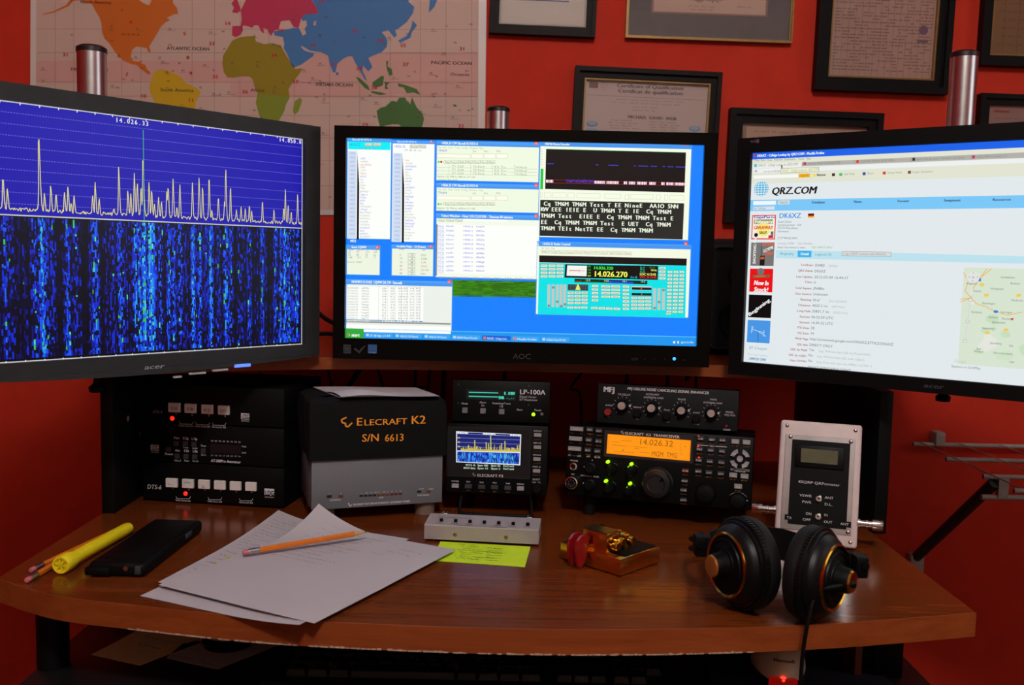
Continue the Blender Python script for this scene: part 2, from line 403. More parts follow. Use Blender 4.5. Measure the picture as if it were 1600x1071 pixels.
def arm(label, px, py, top, mount, yaw, rad=.019):
    a = thing('monitor_arm', label, 'monitor arm', (px, py, .960), (0, 0, 0), 'pole mounts for the monitors')
    z = top-.960
    cyl('pole', (0, 0, .02), (0, 0, z-.008), rad, M_STEEL, a, n=32)
    MB().lathe([(0, z), (rad*.8, z), (rad+.0008, z-.003), (rad+.0008, z-.009), (0, z-.009)], 32).build('cap', M_DARKCAP, a)
    MB().box((-.035, -.035, 0), (.035, .035, .022), .003).build('clamp', M_BLK, a)
    MB().cyl((0, 0, -.040), (0, 0, -.018), .0045).lathe([(0, -.046), (.010, -.045), (.011, -.038), (.008, -.036), (.005, -.032), (0, -.032)], 16).build('clamp_knob', M_BLK, a)
    d = Vector(mount)-Vector((px, py, .960)); d2 = Vector((d.x, d.y, 0)); zz = d.z
    MB().cyl((0, 0, zz-.022), (0, 0, zz+.022), rad+.008).build('collar', M_BLK, a)
    e = d2*(1-.028/d2.length)
    MB().cyl((0, 0, zz), (e.x, e.y, zz), .013).build('arm', M_BLK, a)
    MB().box((-.05, -.004, -.05), (.05, .004, .05), .002, M=Matrix.Translation((d.x-.0045*math.sin(R(yaw)), d.y+.0045*math.cos(R(yaw)), zz)) @ Matrix.Rotation(R(yaw), 4, 'Z')).build('mount_plate', M_BLK, a)
    return a
arm('silver pole with black cap rising behind the waterfall spectrum monitor', -.5787, 1.33, 1.388, Matrix.Translation(LM.location) @ Matrix.Rotation(R(48.5), 4, 'Z') @ Vector((0, .0555, .15)), 48.5)
arm('short silver pole behind the glossy black monitor beside the world map', -.033, 1.70, 1.376, Matrix.Translation(CM.location) @ Matrix.Rotation(R(-1), 4, 'Z') @ Vector((0, .0555, .14)), -1)
arm('silver pole with black cap rising behind the web page monitor', .649, 1.43, 1.429, Matrix.Translation(RM.location) @ Matrix.Rotation(R(-36.5), 4, 'Z') @ Vector((0, .0555, .15)), -36.5)

# --- spectrum screen
P = Panel([(0, 155), (478, 216), (473, 540), (0, 568)], [(LW/2-.4134, LH), (LW/2, LH), (LW/2, 0), (LW/2-.4134, 0)])
xl = -LW/2; zs = LH*.57
P.poly([(xl, 0), (LW/2, 0), (LW/2, zs), (xl, zs)], (4, 4, 10), 1); P.poly([(xl, zs), (LW/2, zs), (LW/2, LH), (xl, LH)], (26, 20, 168), 1)
for k in range(1, 10):
    z = zs+(LH-zs)*k/10; n = 150
    for j in range(n):
        x = xl+LW*j/n; P.poly([(x, z), (x+LW/n*.6, z), (x+LW/n*.6, z+.0007), (x, z+.0007)], (110, 105, 215), 2)
rw = random.Random(11)
def lx(cx, cy=380): return P.uv(cx/2.278, 130+cy/2.278)[0]
# waterfall: columns of keyed signals
cols = []
x = xl
hot = [(18, .5), (33, .4), (125, .5), (150, .8), (165, .5), (187, .4), (240, .55), (270, .35), (335, .5), (345, .6), (405, .35), (430, .6), (440, .4), (485, .7), (500, .6), (517, .95), (540, .95), (550, .8), (575, .5), (605, .6), (623, .6), (647, .55), (692, .75), (716, .6), (740, .4), (757, .7), (784, .4), (812, .7), (828, .55), (860, .4), (895, .5), (942, .55), (990, .5), (1010, .6), (1025, .75), (1040, .6), (1055, .45), (1069, .6)]
hotx = [(lx(c), w_) for c, w_ in hot]
while x < LW/2-.001:
    wcol = rw.choice((.0012, .0016, .0022)); s_ = max([w_*math.exp(-((x+wcol/2-hx)/.0042)**2) for hx, w_ in hotx]+[.34*rw.random()])
    if x < lx(0): s_ = max(s_, rw.random()**3*.7)
    z = .004
    while z < zs-.002:
        on = rw.random() < .42+.5*s_
        ln = rw.uniform(.0015, .0070) if on else rw.uniform(.0015, .011)*(1.25-s_)
        z2 = min(z+ln, zs-.002)
        if on:
            q = s_*rw.uniform(.45, 1.45)
            if q < .12: c = (6, 6, 50)
            elif q < .28: c = (14, 18, 120)
            elif q < .5: c = (20, 45, 215)
            elif q < .78: c = (25, 95, 255)
            elif q < 1.05: c = (35, 160, 255)
            else: c = rw.choice(((70, 220, 210), (60, 200, 90), (90, 210, 255)))
            if rw.random() < .035 and s_ > .3: c = rw.choice(((60, 200, 90), (80, 220, 160)))
            P.poly([(x, z), (x+wcol*.86, z), (x+wcol*.86, z2), (x, z2)], c, 2)
        else:
            P.poly([(x, z), (x+wcol, z), (x+wcol, z2), (x, z2)], (3+int(8*s_), 4+int(8*s_), 16+int(50*s_)), 2)
        z = z2+.0002
    x += wcol
# trace
pk = [(18, 330), (33, 375), (148, 172), (164, 392), (187, 362), (205, 392), (235, 388), (248, 368), (258, 425), (269, 400), (335, 400), (345, 353), (358, 410), (410, 445), (430, 297), (461, 380), (471, 392), (485, 320), (495, 352), (508, 370), (517, 250), (537, 352), (546, 375), (555, 430), (570, 405), (580, 420), (600, 385), (605, 362), (623, 340), (635, 440), (647, 360), (692, 352), (716, 335), (728, 362), (752, 325), (760, 450), (784, 402), (806, 420), (812, 298), (828, 362), (848, 450), (865, 440), (880, 445), (895, 432), (903, 455), (942, 415), (983, 450), (1018, 440), (1025, 378), (1034, 435), (1045, 455), (1069, 390)]
tops = [(P.uv(a/2.278, 130+b_/2.278)) for a, b_ in pk]
for k in range(9): tops.insert(0, (rw.uniform(xl, lx(0)), zs+rw.uniform(.02, .07)))
YEL = (232, 222, 130); pts = []; x = xl
while x < LW/2:
    z = zs+.0045+rw.uniform(0, .0045)
    for tx, tz in tops:
        d = abs(x-tx)
        if d < .0042: z = max(z, zs+(tz-zs)*math.exp(-(d/.00115)**2)+.001, zs+(tz-zs)*.25*math.exp(-(d/.0028)**2))
    pts.append((x, z)); x += .0008
for a, c in zip(pts, pts[1:]):
    d = Vector((c[0]-a[0], c[1]-a[1])); n = Vector((-d.y, d.x)).normalized()*.00042
    P.poly([(a[0]-n.x, a[1]-n.y), (c[0]-n.x, c[1]-n.y), (c[0]+n.x, c[1]+n.y), (a[0]+n.x, a[1]+n.y)], YEL, 4)
xg = P.uv(518/2.278, 300)[0]; P.poly([(xg-.0004, zs), (xg+.0004, zs), (xg+.0004, LH-.014), (xg-.0004, LH-.014)], (60, 190, 120), 5)
WH = (225, 225, 235)
for (a, c) in (((xl, zs-.0007), (LW/2, zs+.0007)), ((xl, LH-.0012), (LW/2, LH)), ((LW/2-.0012, 0), (LW/2, LH)), ((xl, 0), (LW/2, .0012))):
    P.poly([(a[0], a[1]), (c[0], a[1]), (c[0], c[1]), (a[0], c[1])], (200, 200, 205), 5)
for k in range(22):
    x = xl+LW*k/22; P.poly([(x-.0006, LH-.003), (x+.0006, LH-.003), (x+.0006, LH), (x-.0006, LH)], WH, 6)
    P.poly([(x-.0006, 0), (x+.0006, 0), (x+.0006, .002), (x-.0006, .002)], WH, 6)
P.text(184, 189.5, '14.026.33', 7, WH, 237, 6, mono=1.0, bold=.08); P.text(440, 219.5, '14.050.0', 6.5, WH, 476, 6, mono=1.0, bold=.08)
P.build('screen_image', GLOWP, LM); PS = P
# badges and buttons
P = Panel.rect([(190, 563), (240, 562), (240, 578), (190, 580)], .045, .014)
P.text(201, 576, 'acer', 7, (150, 152, 156), 231, 3, bold=.12, it=.15)
P.build('logo', PRINT, LM, (0.0, -.0125, -.021))
M_BTN = mat('pale_button', '#a9a9ad', .4)
for xa, xb, yy in ((261, 274, 590), (286, 312, 585), (323, 347, 580)):
    (a, z), (c, _) = PS.uv(xa, yy), PS.uv(xb, yy); box('control_button', (a, -.0145, z-.0014), (c, -.010, z+.0014), M_BTN, LM, .0008)
(a, z), (c, _) = PS.uv(358, 573), PS.uv(383, 573)
box('power_light', (a, -.0145, z-.0022), (c, -.010, z+.0022), mat('blue_power_light', '#5a86ff', .4, emit=.9, noise=0), LM, .0012)

# --- logging desktop screen
P = Panel.rect([(541, 216), (1100, 227), (1087, 542), (541, 527)], CW, CH); PC = P
r, T = P.r, P.text
TB = (80, 160, 245); CREAM = (243, 250, 232); WT = (252, 254, 250); BLU = (110, 120, 235); GRY = (150, 155, 140)
P.poly([(-CW/2, 0), (CW/2, 0), (CW/2, CH), (-CW/2, CH)], (18, 128, 255), 1)
def win(x0, y0, x1, y1, th, body=CREAM, title='', close=True, L=2, tx=None):
    r(x0, y0, x1, y1, (70, 150, 240), L); r(x0+1.2, y0+th, x1-1.2, y1-1.2, body, L+1); r(x0, y0, x1, y0+th, TB, L+1)
    if title: T(x0+8, y0+th-1.8, title, th*.52, (240, 248, 255), tx, L+2, bold=.1)
    if close: r(x1-7, y0+1.4, x1-1.5, y0+th-.8, (235, 90, 70), L+2); T(x1-6, y0+th-2, 'x', 3.4, (255, 255, 255), None, L+3)
rs = random.Random(5)
def word(n): return ''.join(rs.choice('abcdeghiknorstuvADKMNTWR0123456789') for _ in range(n))
# two band maps
for (x0, y0, x1, y1, hdr, colr) in ((541, 216, 610, 375, (0, 240, 250), 0), (611, 219, 677, 380, WT, 1)):
    win(x0, y0, x1, y1, 5, WT, 'Elecraft K3 RTX A', colr == 1, 2, x0+38)
    r(x0+2, y0+5, x1-1.5, y0+18.5, hdr, 5); T(x0+3, y0+11.5, '14026.32', 4.2, (60, 110, 230) if colr else (30, 160, 200), x0+21, 6)
    for a, w_, t_ in ((28, 12, 'Bands'), (41, 12, 'Wide')):
        r(x0+a, y0+7, x0+a+w_, y0+12.5, (236, 236, 215), 6); P.outline(x0+a, y0+7, x0+a+w_, y0+12.5, .6, GRY, 7); T(x0+a+1.5, y0+11.5, t_, 3, (150, 150, 140), None, 8)
    T(x0+19, y0+17, '1W  80  40  Cw', 3, (120, 160, 170), x0+46, 6)
    r(x0+2, y0+20, x0+15, y1-1.5, (208, 222, 242), 4)
    yy = y0+25
    while yy < y1-3: T(x0+4, yy, '14%03d' % rs.randint(10, 60), 3, (150, 165, 225), x0+13, 5); yy += 6.6
    for i, yk in enumerate([y0+23+(y1-y0-24)*k/24 for k in range(24)]):
        w_ = min(1, ((i+.6)/9.0))*3.2
        r(x0+16.2, yk, x0+16.2+w_, yk+(y1-y0-24)/24+.2, (5, 8, 6), 5)
    yy = y0+33
    while yy < y1-3:
        cc = (240, 110, 60) if rs.random() < .07 else (BLU if rs.random() < .45 else (178, 186, 170)); n_ = rs.randint(3, 9)
        T(x0+21, yy, word(n_), 3, cc, x0+21+n_*1.9, 5); yy += 4.7
T(547, 378.5, 'MTX', 3.6, WT, 556, 3, bold=.1)
# entry windows
for (y0, y1, nm) in ((219.5, 286, '14026.33 CW Elecraft K3 RTX A'), (285.5, 334, '14026.32 CW Elecraft K3 RTX B')):
    win(680, y0, 841, y1, 7.5, (240, 250, 226), nm, True, 3, 745)
    T(683, y0+12, 'File  Edit  View  Tools  Config  Window  Help', 3, (185, 190, 170), 754, 6)
    T(683, y0+17.5, 'TM6M', 3.6, BLU, 697, 6)
    for a, t_ in ((737, 'Snt'), (755, 'Rcv'), (774, 'Mul')): T(a, y0+18, t_, 3, (150, 155, 150), None, 6)
    for a, c_ in ((681, 733), (735, 753.5), (754.5, 773), (774, 792)): r(a, y0+20.5, c_, y0+28, (255, 255, 236), 6); P.outline(a, y0+20.5, c_, y0+28, .5, (200, 200, 175), 7)
    for k, t_ in enumerate(('Wipe', 'Log it', 'Edit', 'Mark', 'Store', 'Spot it', 'Qrz')):
        xa = 692+k*11.5; P.outline(xa, y0+31, xa+11, y0+36, .5, (165, 168, 150), 6); T(xa+1.5, y0+35, t_, 2.8, (120, 125, 110), xa+9.5, 7)
    P.disc(684, y0+33.5, 1.8, (70, 220, 90), 6, 10); P.disc(688, y0+33.5, 1.8, (210, 20, 20) if y1 < 300 else (190, 200, 180), 6, 10)
    if y1 < 300:
        for row in range(3):
            P.line(681, y0+42+row*5.2, 838, y0+42.6+row*5.2+2.2, .4, (175, 180, 160), 6)
            for k, t_ in enumerate(('F1 Call', 'F2 Exch', 'F3 Tu', 'F4 Mycall')): T(705+k*33, y0+41.5+row*5.4+k*.6, t_, 3, (150, 155, 135), 723+k*33, 7)
        for k in range(4): P.line(700+k*34, y0+37.5, 700+k*34, y0+53, .4, (175, 180, 160), 6)
        T(682, y0+57.5, 'Bearing = 50, 3098 mi, 4986 km, LP = 230', 2.8, (140, 145, 130), 741, 7); T(684, y0+63, 'F: France, Zone 14, EU', 3, (120, 130, 120), 714, 7)
    else: T(682, y0+41, 'Bearing = 50, 3746 mi, 6028 km, LP = 240', 2.8, (140, 145, 130), 741, 7); T(684, y0+46, 'F: France, Zone 14, EU', 3, (120, 130, 120), 714, 7)
# telnet window
win(680, 333.5, 841, 438, 7.5, CREAM, 'Telnet Window - Host: DX.CLUSTER - Timeout 60 minutes', True, 4, 800)
for xa, xb, t_ in ((683, 694, 'Color'), (696, 709, 'Colour'), (710, 722, 'Types')): P.outline(xa, 342, xb, 346.5, .5, (170, 172, 150), 7); T(xa+1.5, 346, t_, 3, (120, 120, 110), xb-1, 8)
r(722.5, 342, 792, 347, WT, 7); r(682, 350.5, 836.5, 431, WT, 7); r(680.8, 350.5, 682, 431, (120, 125, 120), 7)
yy = 355
while yy < 424:
    T(683, yy, 'DX de', 2.8, BLU, 693, 8); T(696, yy, word(5)+':', 2.8, BLU, 709, 8); T(722, yy+.4, '14%03d.%d' % (rs.randint(0, 90), rs.randint(0, 9)), 2.8, BLU, 738, 8); T(743, yy+.6, word(6), 2.8, (70, 80, 220), 756, 8)
    T(683, yy+2.9, '2122Z', 2.2, (150, 158, 240), 693, 8); yy += 6.9
for k in range(9): T(685+k*17, 435+k*.35, rs.choice(('ARR', 'CONN', 'BYE', 'SH/DX', 'USER', 'WWV')), 3, (165, 168, 145), 697+k*17, 8)
# small score windows
win(541, 382.5, 594, 431, 7, (238, 246, 226), 'Score: CQWW', True, 3, 572)
for k in range(4):
    for c_ in range(4): T(544+c_*13, 391.5+k*4.1, ('Band', 'QSOs', 'Pts', 'Mul')[c_] if k == 0 else str(rs.randint(10, 190)), 3, (150, 155, 145), None, 6)
T(543, 410.5, 'Score: 9,867', 3, (150, 155, 145), 566, 6)
win(611, 382, 677, 433, 6.5, (238, 246, 226), 'Available Mults - 33 (Points)', True, 3, 664)
T(623, 390.5, 'Mults', 3.2, (80, 80, 80), 631, 6); T(659, 391.5, 'Qs', 3.2, (80, 80, 80), 664, 6)
for k in range(6):
    T(624, 399.5+k*5.8, ('6', '10', '15', '20', '40', '80')[k], 3, (235, 80, 60) if k == 4 else (130, 130, 130), None, 6)
    P.outline(637, 396+k*5.8, 648, 401+k*5.8, .5, (150, 150, 140), 6); T(641, 400+k*5.8, str(rs.randint(10, 99)), 3, (110, 110, 110), None, 7)
    T(657, 400.3+k*5.8, '%d/%d' % (rs.randint(0, 60), rs.randint(20, 150)), 3, (235, 80, 60) if k == 3 else (130, 130, 130), None, 6)
# log window
win(541, 436, 706, 524, 8, (236, 242, 234), '10/24/2012 21:13:42Z  CQWW DX CW - Ham.mdb', True, 4, 628)
r(542, 447, 661, 503, WT, 7); r(542, 506.5, 704, 522, WT, 7); r(542, 503.3, 704, 505, (150, 152, 150), 8)
for k in range(12):
    yy = 451+k*4.25
    cc = (150, 152, 150) if k else (110, 110, 110)
    T(543, yy, '2012/10/24 %d' % (2100+k), 2.6, cc, 560, 8); T(565, yy+.3, word(5), 2.6, cc, 577, 8)
    for xa in (597, 610, 622, 630, 640, 650): T(xa, yy+1, rs.choice(('14', '599', 'K3', '05', 'CW')), 2.6, cc, xa+7, 8)
for xa in (592, 606, 618, 627, 637, 648, 656): P.line(xa, 447, xa, 503, .4, (190, 195, 190), 8)
r(542, 498.5, 660.5, 503, (40, 130, 200), 9); T(543, 502, '2012/10/24 2116 TM6M', 2.6, WT, 578, 10); T(596, 502.5, '14026.33 599 14', 2.6, WT, 655, 10)
# rolling green field
rg = random.Random(2)
r(706, 437.5, 841, 464, (52, 120, 18), 2)
for k in range(16):
    ya = 438+k*1.6; xa = 706
    while xa < 836:
        w_ = rg.uniform(4, 16); c = rg.uniform(.8, 1.25); r(xa, ya+(xa-706)*.02, min(xa+w_, 840.5), ya+1.7+(xa-706)*.02, (int(50*c), int(118*c), int(18*c)), 3); xa += w_
# decoder window
win(842, 221.5, 1076, 377, 6.5, (246, 252, 230), 'MRP40 Morse Decoder', True, 3, 889)
P.pp([(852, 232.5), (1072, 238), (1069.5, 301), (850.5, 295.5)], (20, 16, 18), 6); P.line(852, 232.8, 1072, 238.2, 1, (10, 110, 50), 7)
r(843.5, 263.5, 847.2, 296, (20, 200, 70), 6)
for k in range(7): P.line(844, 233+k*4, 847, 233+k*4, .5, (170, 180, 150), 6)
def wy(x): return 283+(x-852)*.0215
P.line(852, wy(852)-2.2, 1071, wy(1071)-2.2, .6, (150, 30, 20), 7); P.line(852, wy(852)+2.6, 1071, wy(1071)+2.6, .7, (170, 30, 20), 7)
for k in range(260):
    x = rg.uniform(882, 928); y = wy(x)-1.2+rg.gauss(0, 1.3); r(x, y, x+.9, y+.6, rg.choice(((70, 50, 190), (100, 80, 220), (60, 40, 150))), 8)
for a, c_ in ((852, 863), (928, 944.5), (947, 966), (974, 979), (982, 992), (995, 1011), (1014, 1025), (1033, 1038), (1041, 1052), (1054, 1070.5)):
    x = a
    r(a, wy(a)-1.8, c_, wy(a)+.6, (210, 40, 50), 9)
    while x < c_-.5:
        w_ = rg.choice((1, 2.6)); w_ = min(w_, c_-x); r(x, wy(x)-2, x+w_, wy(x)+2.4, (255, 235, 250), 10); x += w_+.8
for a, c_ in ((854, 864), (930, 934), (950, 966), (990, 993), (997, 1012), (1016, 1026), (1035, 1039), (1043, 1052), (1056, 1071)):
    x = a
    while x < c_: r(x, 255+(x-852)*.0245, min(x+1.6, c_), 256.3+(x-852)*.0245, (80, 80, 235), 8); x += 2.3
for xa, xb in ((843, 846), (849, 860), (862, 884), (886, 897), (900, 937), (944, 969), (976, 982), (984, 1020), (1025, 1032), (1038, 1043), (1046, 1069)): P.outline(xa, 300.5+(xa-842)*.022, xb, 309+(xa-842)*.022, .5, (205, 208, 185), 7)
P.pp([(843, 312.5), (1069, 318), (1066.5, 375), (842, 369)], (40, 40, 38), 6)
for (bx0, by0, bx1, ln) in ((848, 321.5, 1059, 'Cq TM6M TM6M Test T EE NineE  AA1O 5NN'), (843, 330.2, 1048, 'KW EEE IEIE E  U TM6M T E IE  Cq TM6M'), (843, 340.2, 1052, 'TM6M Test  EIEE E  Cq TM6M TM6M Test E'), (843, 350.2, 1047, 'EE  Cq TM6M TM6M Test  E UET  Cq TM6M'), (843, 360, 1019, 'TM6M TEIt NetTE EE  Cq TM6M TM6M')):
    T(bx0, by0, ln, 6.3, (238, 246, 226), bx1, 8, bold=.13, mono=.98)
# radio control window
win(838, 377.5, 1076, 498.5, 7.5, (244, 250, 228), '14.026.32 Radio Control', True, 5, 890)
T(845, 389.5, 'File  Radio  Help', 3, (180, 182, 160), 866, 9)
for k, t_ in enumerate(('Radio', 'Tuning', 'Memory', 'Setup', 'Tools', 'Mode', 'CW', 'Connect', 'Telnet', 'Options', 'Exit')): P.outline(844.5+k*13, 391+k*.3, 856.5+k*13, 396.5+k*.3, .5, (180, 182, 160), 9); T(846+k*13, 395+k*.3, t_, 2.8, (140, 142, 125), 855+k*13, 10)
P.pp([(841.5, 399.5), (1073, 405), (1072.5, 416), (841.5, 410.5)], (18, 15, 16), 9); P.pp([(841.5, 411), (1072.5, 416), (1070.5, 498), (839.5, 491.5)], (0, 226, 232), 9)
def q(x, y): return (820+x/4.658, 370+y/4.658)
BT = (238, 240, 215)
def btn(x, y, w_=50, h_=20, c=BT):
    a = q(x, y); b_ = q(x+w_, y+h_); r(*a, *b_, c, 11); P.outline(*a, *b_, .45, (90, 160, 150), 12); P.line(a[0]+2, (a[1]+b_[1])/2, b_[0]-2, (a[1]+b_[1])/2+.15, .9, (150, 155, 140), 13)
for yy in range(4):
    for xx in range(3): btn(110+xx*58, 202+yy*26, 52, 21)
P.pp([q(290, 203), q(968, 217), q(965, 318), q(285, 300)], (12, 10, 12), 11); P.pp([q(305, 210), q(448, 214), q(445, 290), q(300, 286)], (245, 245, 240), 12)
P.line(*q(320, 250), *q(435, 250), .7, (230, 90, 70), 13); P.line(*q(320, 246), *q(390, 248), .4, (90, 90, 90), 13); P.line(*q(392, 240), *q(392, 262), .6, (220, 60, 50), 13)
for k, c in enumerate(((50, 230, 60), (50, 200, 60), (50, 200, 60), (235, 240, 60))): T(*q(452, 226+k*22), ('CW', 'USB', 'LSB', 'ON')[k], 2.6, c, q(476, 0)[0], 13)
T(*q(494, 240), '14.026.320', 4.8, (60, 235, 70), q(638, 0)[0], 13, bold=.1); T(*q(494, 292), '14.026.270', 8.4, (245, 250, 90), q(742, 0)[0], 13, bold=.1)
T(*q(765, 305), 'Sm B', 3.2, (40, 210, 220), q(815, 0)[0], 13); T(*q(833, 284), 'LOC 4:13:42', 3.6, (250, 250, 110), q(952, 0)[0], 13, bold=.1); T(*q(833, 305), 'UTC 21:13:42', 3.6, (240, 40, 40), q(955, 0)[0], 13, bold=.1)
for yy, t_ in ((232, 'Sp 0'), (248, '40 Hz'), (264, 'Sm B')): T(*q(835, yy), t_, 2.6, (60, 215, 160), q(870, 0)[0], 13)
T(*q(905, 234), 'RX D', 2.6, (50, 160, 60), q(945, 0)[0], 13); T(*q(915, 254), 'VFOA', 2.8, (245, 245, 110), q(957, 0)[0], 13, bold=.1)
P.pp([q(358, 308), q(890, 325), q(888, 350), q(358, 333)], (15, 40, 15), 11); P.pp([q(600, 325), q(790, 331), q(790, 346), q(600, 339)], (40, 60, 200), 12)
for k, t_ in enumerate(('13.9', '14.0', '14.1', '14.2')): T(*q(437+k*134, 326+k*4), t_, 3, (235, 240, 235), None, 13)
P.line(*q(365, 326), *q(412, 328), 1, (190, 90, 40), 12); P.line(*q(420, 331), *q(598, 336), .8, (60, 150, 50), 12); P.line(*q(622, 325), *q(622, 342), .6, (220, 60, 60), 13)
for k, (xx, kn) in enumerate(((172, 505), (203, 372), (233, 475), (261, 508), (288, 495), (942, 524), (975, 480), (1008, 392))):
    P.pp([q(xx-11, 350 if xx < 500 else 380), q(xx+11, 350 if xx < 500 else 380), q(xx+9, 515 if xx < 500 else 538), q(xx-12, 515 if xx < 500 else 538)], (190, 200, 196), 11); P.pp([q(xx-9, kn-8), q(xx+9, kn-8), q(xx+9, kn+8), q(xx-9, kn+8)], (130, 140, 138), 12)
P.pp([q(310, 348), q(458, 352), q(458, 396), q(308, 392)], (30, 34, 36), 11); P.pp([q(364, 390), q(402, 391), q(388, 350), q(378, 350)], (235, 235, 110), 13)
for k in range(9): P.line(*q(312+k*18, 349), *q(310+k*18, 393), .35, (120, 130, 130), 12)
for k in range(4): P.line(*q(310, 356+k*10), *q(458, 360+k*10), .35, (120, 130, 130), 12)
for yy in range(4):
    for xx in range(3): btn(306+xx*51, 400+yy*25, 47, 20)
for xx in range(3): btn(304+xx*51, 508, 47, 20)
for yy in range(5): btn(483, 352+yy*26, 49, 20); 
for yy in range(4):
    for xx in range(2): btn(552+xx*72, 355+yy*25, 67, 20)
for xx in range(4): btn(477+xx*55, 512+xx*2, 50, 20)
for yy in range(7): btn(709, 356+yy*27, 48, 20)
P.pp([q(772, 362), q(922, 366), q(920, 395), q(770, 391)], (200, 214, 205), 11); P.pp([q(775, 371), q(920, 374), q(920, 392), q(775, 389)], (20, 24, 22), 12); P.pp([q(775, 412), q(920, 415), q(920, 433), q(775, 430)], (20, 24, 22), 12)
P.disc(*q(845, 382), 1.3, (220, 70, 60), 13, 8); P.disc(*q(848, 422), 1.3, (220, 70, 60), 13, 8)
for yy in range(4):
    for xx in range(3): btn(770+xx*51, 438+yy*26, 47, 20, (250, 225, 215) if rs.random() < .2 else BT)
for yy in range(4):
    btn(974, 222+yy*25, 50, 20)
for yy in range(12):
    for xx in range(3): btn(1038-yy*.8+xx*43, 250+yy*26.5, 36, 20)
btn(1026, 553, 36, 20)
# taskbar
P.poly([(-CW/2, 0), (CW/2, 0), (CW/2, .0135), (-CW/2, .0135)], (30, 150, 240), 6); P.poly([(-CW/2, .0125), (CW/2, .0125), (CW/2, .0137), (-CW/2, .0137)], (90, 190, 255), 7)
P.poly([(-CW/2, 0), (-CW/2+.0265, 0), (-CW/2+.0265, .0135), (-CW/2, .0135)], (50, 170, 60), 8); T(549.5, 525.2, 'start', 5, (245, 255, 245), 562, 9, bold=.12, it=.2)
for k, c in enumerate(((230, 80, 50), (110, 200, 70), (70, 140, 240), (245, 200, 60))): r(544+(k % 2)*2, 520.5+(k//2)*2, 545.8+(k % 2)*2, 522.3+(k//2)*2, c, 9)
for xa, xb, t_, ac in ((571, 614, 'LP_Bridge_v1.0.9', 0), (617, 659, '14026.33 CW Elecraf...', 0), (662, 703, '14026.32 CW Elecraf...', 0), (706, 750, 'MRP40 Morse Decoder', 0), (753, 797, 'DK6XZ - Callsign Look...', 1), (800, 842, 'Mozilla Firefox', 0), (845, 889, '14.026.32 Dual PA (W...', 0)):
    sl = (xa-541)*.0275
    r(xa, 518.5+sl, xb, 526.2+sl, (20, 100, 215) if ac else (60, 165, 245), 8); r(xa+2, 520.4+sl, xa+6, 524.2+sl, (235, 120, 60) if ac or 'Fire' in t_ else (190, 215, 240), 9); T(xa+7.5, 524.6+sl, t_, 3.2, (240, 248, 255), xb-4, 9)
T(1068, 537.8, '4:13 PM', 3.2, (240, 248, 255), 1083, 9); P.disc(1053, 536, 2, (230, 235, 245), 9, 10); P.disc(1065.5, 536.5, 2, (120, 230, 230), 9, 10); r(1058, 534, 1060.5, 538, (220, 225, 235), 9)
P.build('screen_image', GLOSSP, CM)
# stickers, logo, light on the bezel
S = Panel.rect([(541, 216), (1100, 227), (1087, 542), (541, 527)], CW, CH, eps=.0001)
NS = lambda: Panel.rect([(541, 216), (1100, 227), (1087, 542), (541, 527)], CW, CH, eps=.0001)
S = NS(); S.r(539, 537, 551, 551, (44, 45, 49), 1); S.outline(540, 538, 550, 550, 1, (66, 68, 72), 2); S.disc(545, 544, 2.6, (60, 62, 66), 2, 12); S.build('sticker', PRINT, CM, (0, -.0082, 0))
S = NS(); S.pp([(555, 544), (558, 542), (563, 547), (571, 539), (573.5, 539), (564, 551)], (58, 57, 58), 1); S.build('sticker', PRINT, CM, (0, -.0082, 0))
S = NS(); S.r(577, 537, 591, 551, (45, 82, 128), 1); S.r(578, 538, 590, 546, (55, 98, 150), 2); S.text(579, 550, 'energy', 2.6, (150, 180, 215), 589, 3); S.build('sticker', PRINT, CM, (0, -.0082, 0))
S = NS(); S.text(801, 560, 'AOC', 8, (62, 60, 62), 829, 2); S.build('logo', PRINT, CM, (0, -.0082, 0)); S = NS()
for xx, t_ in ((985, 'ECO'), (1004, '<'), (1019, '>'), (1036, '*'), (1065, 'o')): S.text(xx, 563+(xx-985)*.01, t_, 3.4, (58, 58, 60), None, 2)
S.build('button_marks', PRINT, CM, (0, -.0082, 0))
a, z = S.uv(1052, 561); MB().lathe([(0, .0006), (.0018, .0004), (.0024, 0), (.0024, -.001), (0, -.001)], 14, Matrix.Translation((a, -.0082, z)) @ Matrix.Rotation(R(90), 4, 'X')).build('power_light', mat('blue_led', '#35a0ff', .3, emit=1.6, noise=0), CM)

# --- web page screen
P = Panel([(1171, 238), (1600, 218.5), (1600, 603.8), (1159, 565)], [(-RW/2, RH), (-RW/2+.3575, RH), (-RW/2+.3575, 0), (-RW/2, 0)]); r, T = P.r, P.text
def c2(x, y): return (1130+x/3.404, 190+y/3.404)
def c3(x, y): return (1130+x/3.404, 380+y/3.404)
def zf(v): return RH*(1-v)
def band(v0, v1, col, L, x0=-RW/2, x1=RW/2): P.poly([(x0, zf(v1)), (x1, zf(v1)), (x1, zf(v0)), (x0, zf(v0))], col, L)
band(0, 1, (226, 233, 236), 1)
band(0, .030, (30, 100, 235), 2); band(.030, .145, (226, 228, 210), 2)
T(*c2(163, 183), 'DK6XZ - Callsign Lookup by QRZ.COM - Mozilla Firefox', 3.6, (240, 246, 255), c2(512, 0)[0], 4, bold=.14)
P.pp([c2(145, 170), c2(157, 169), c2(157, 183), c2(145, 183)], (200, 60, 60), 4)
for x_, t_ in ((150, 'File'), (182, 'Edit'), (216, 'View'), (252, 'History'), (306, 'Bookmarks'), (377, 'Tools'), (418, 'Help')): T(*c2(x_, 206-(x_-150)*.035), t_, 2.9, (120, 125, 110), c2(x_+len(t_)*6.4, 0)[0], 4)
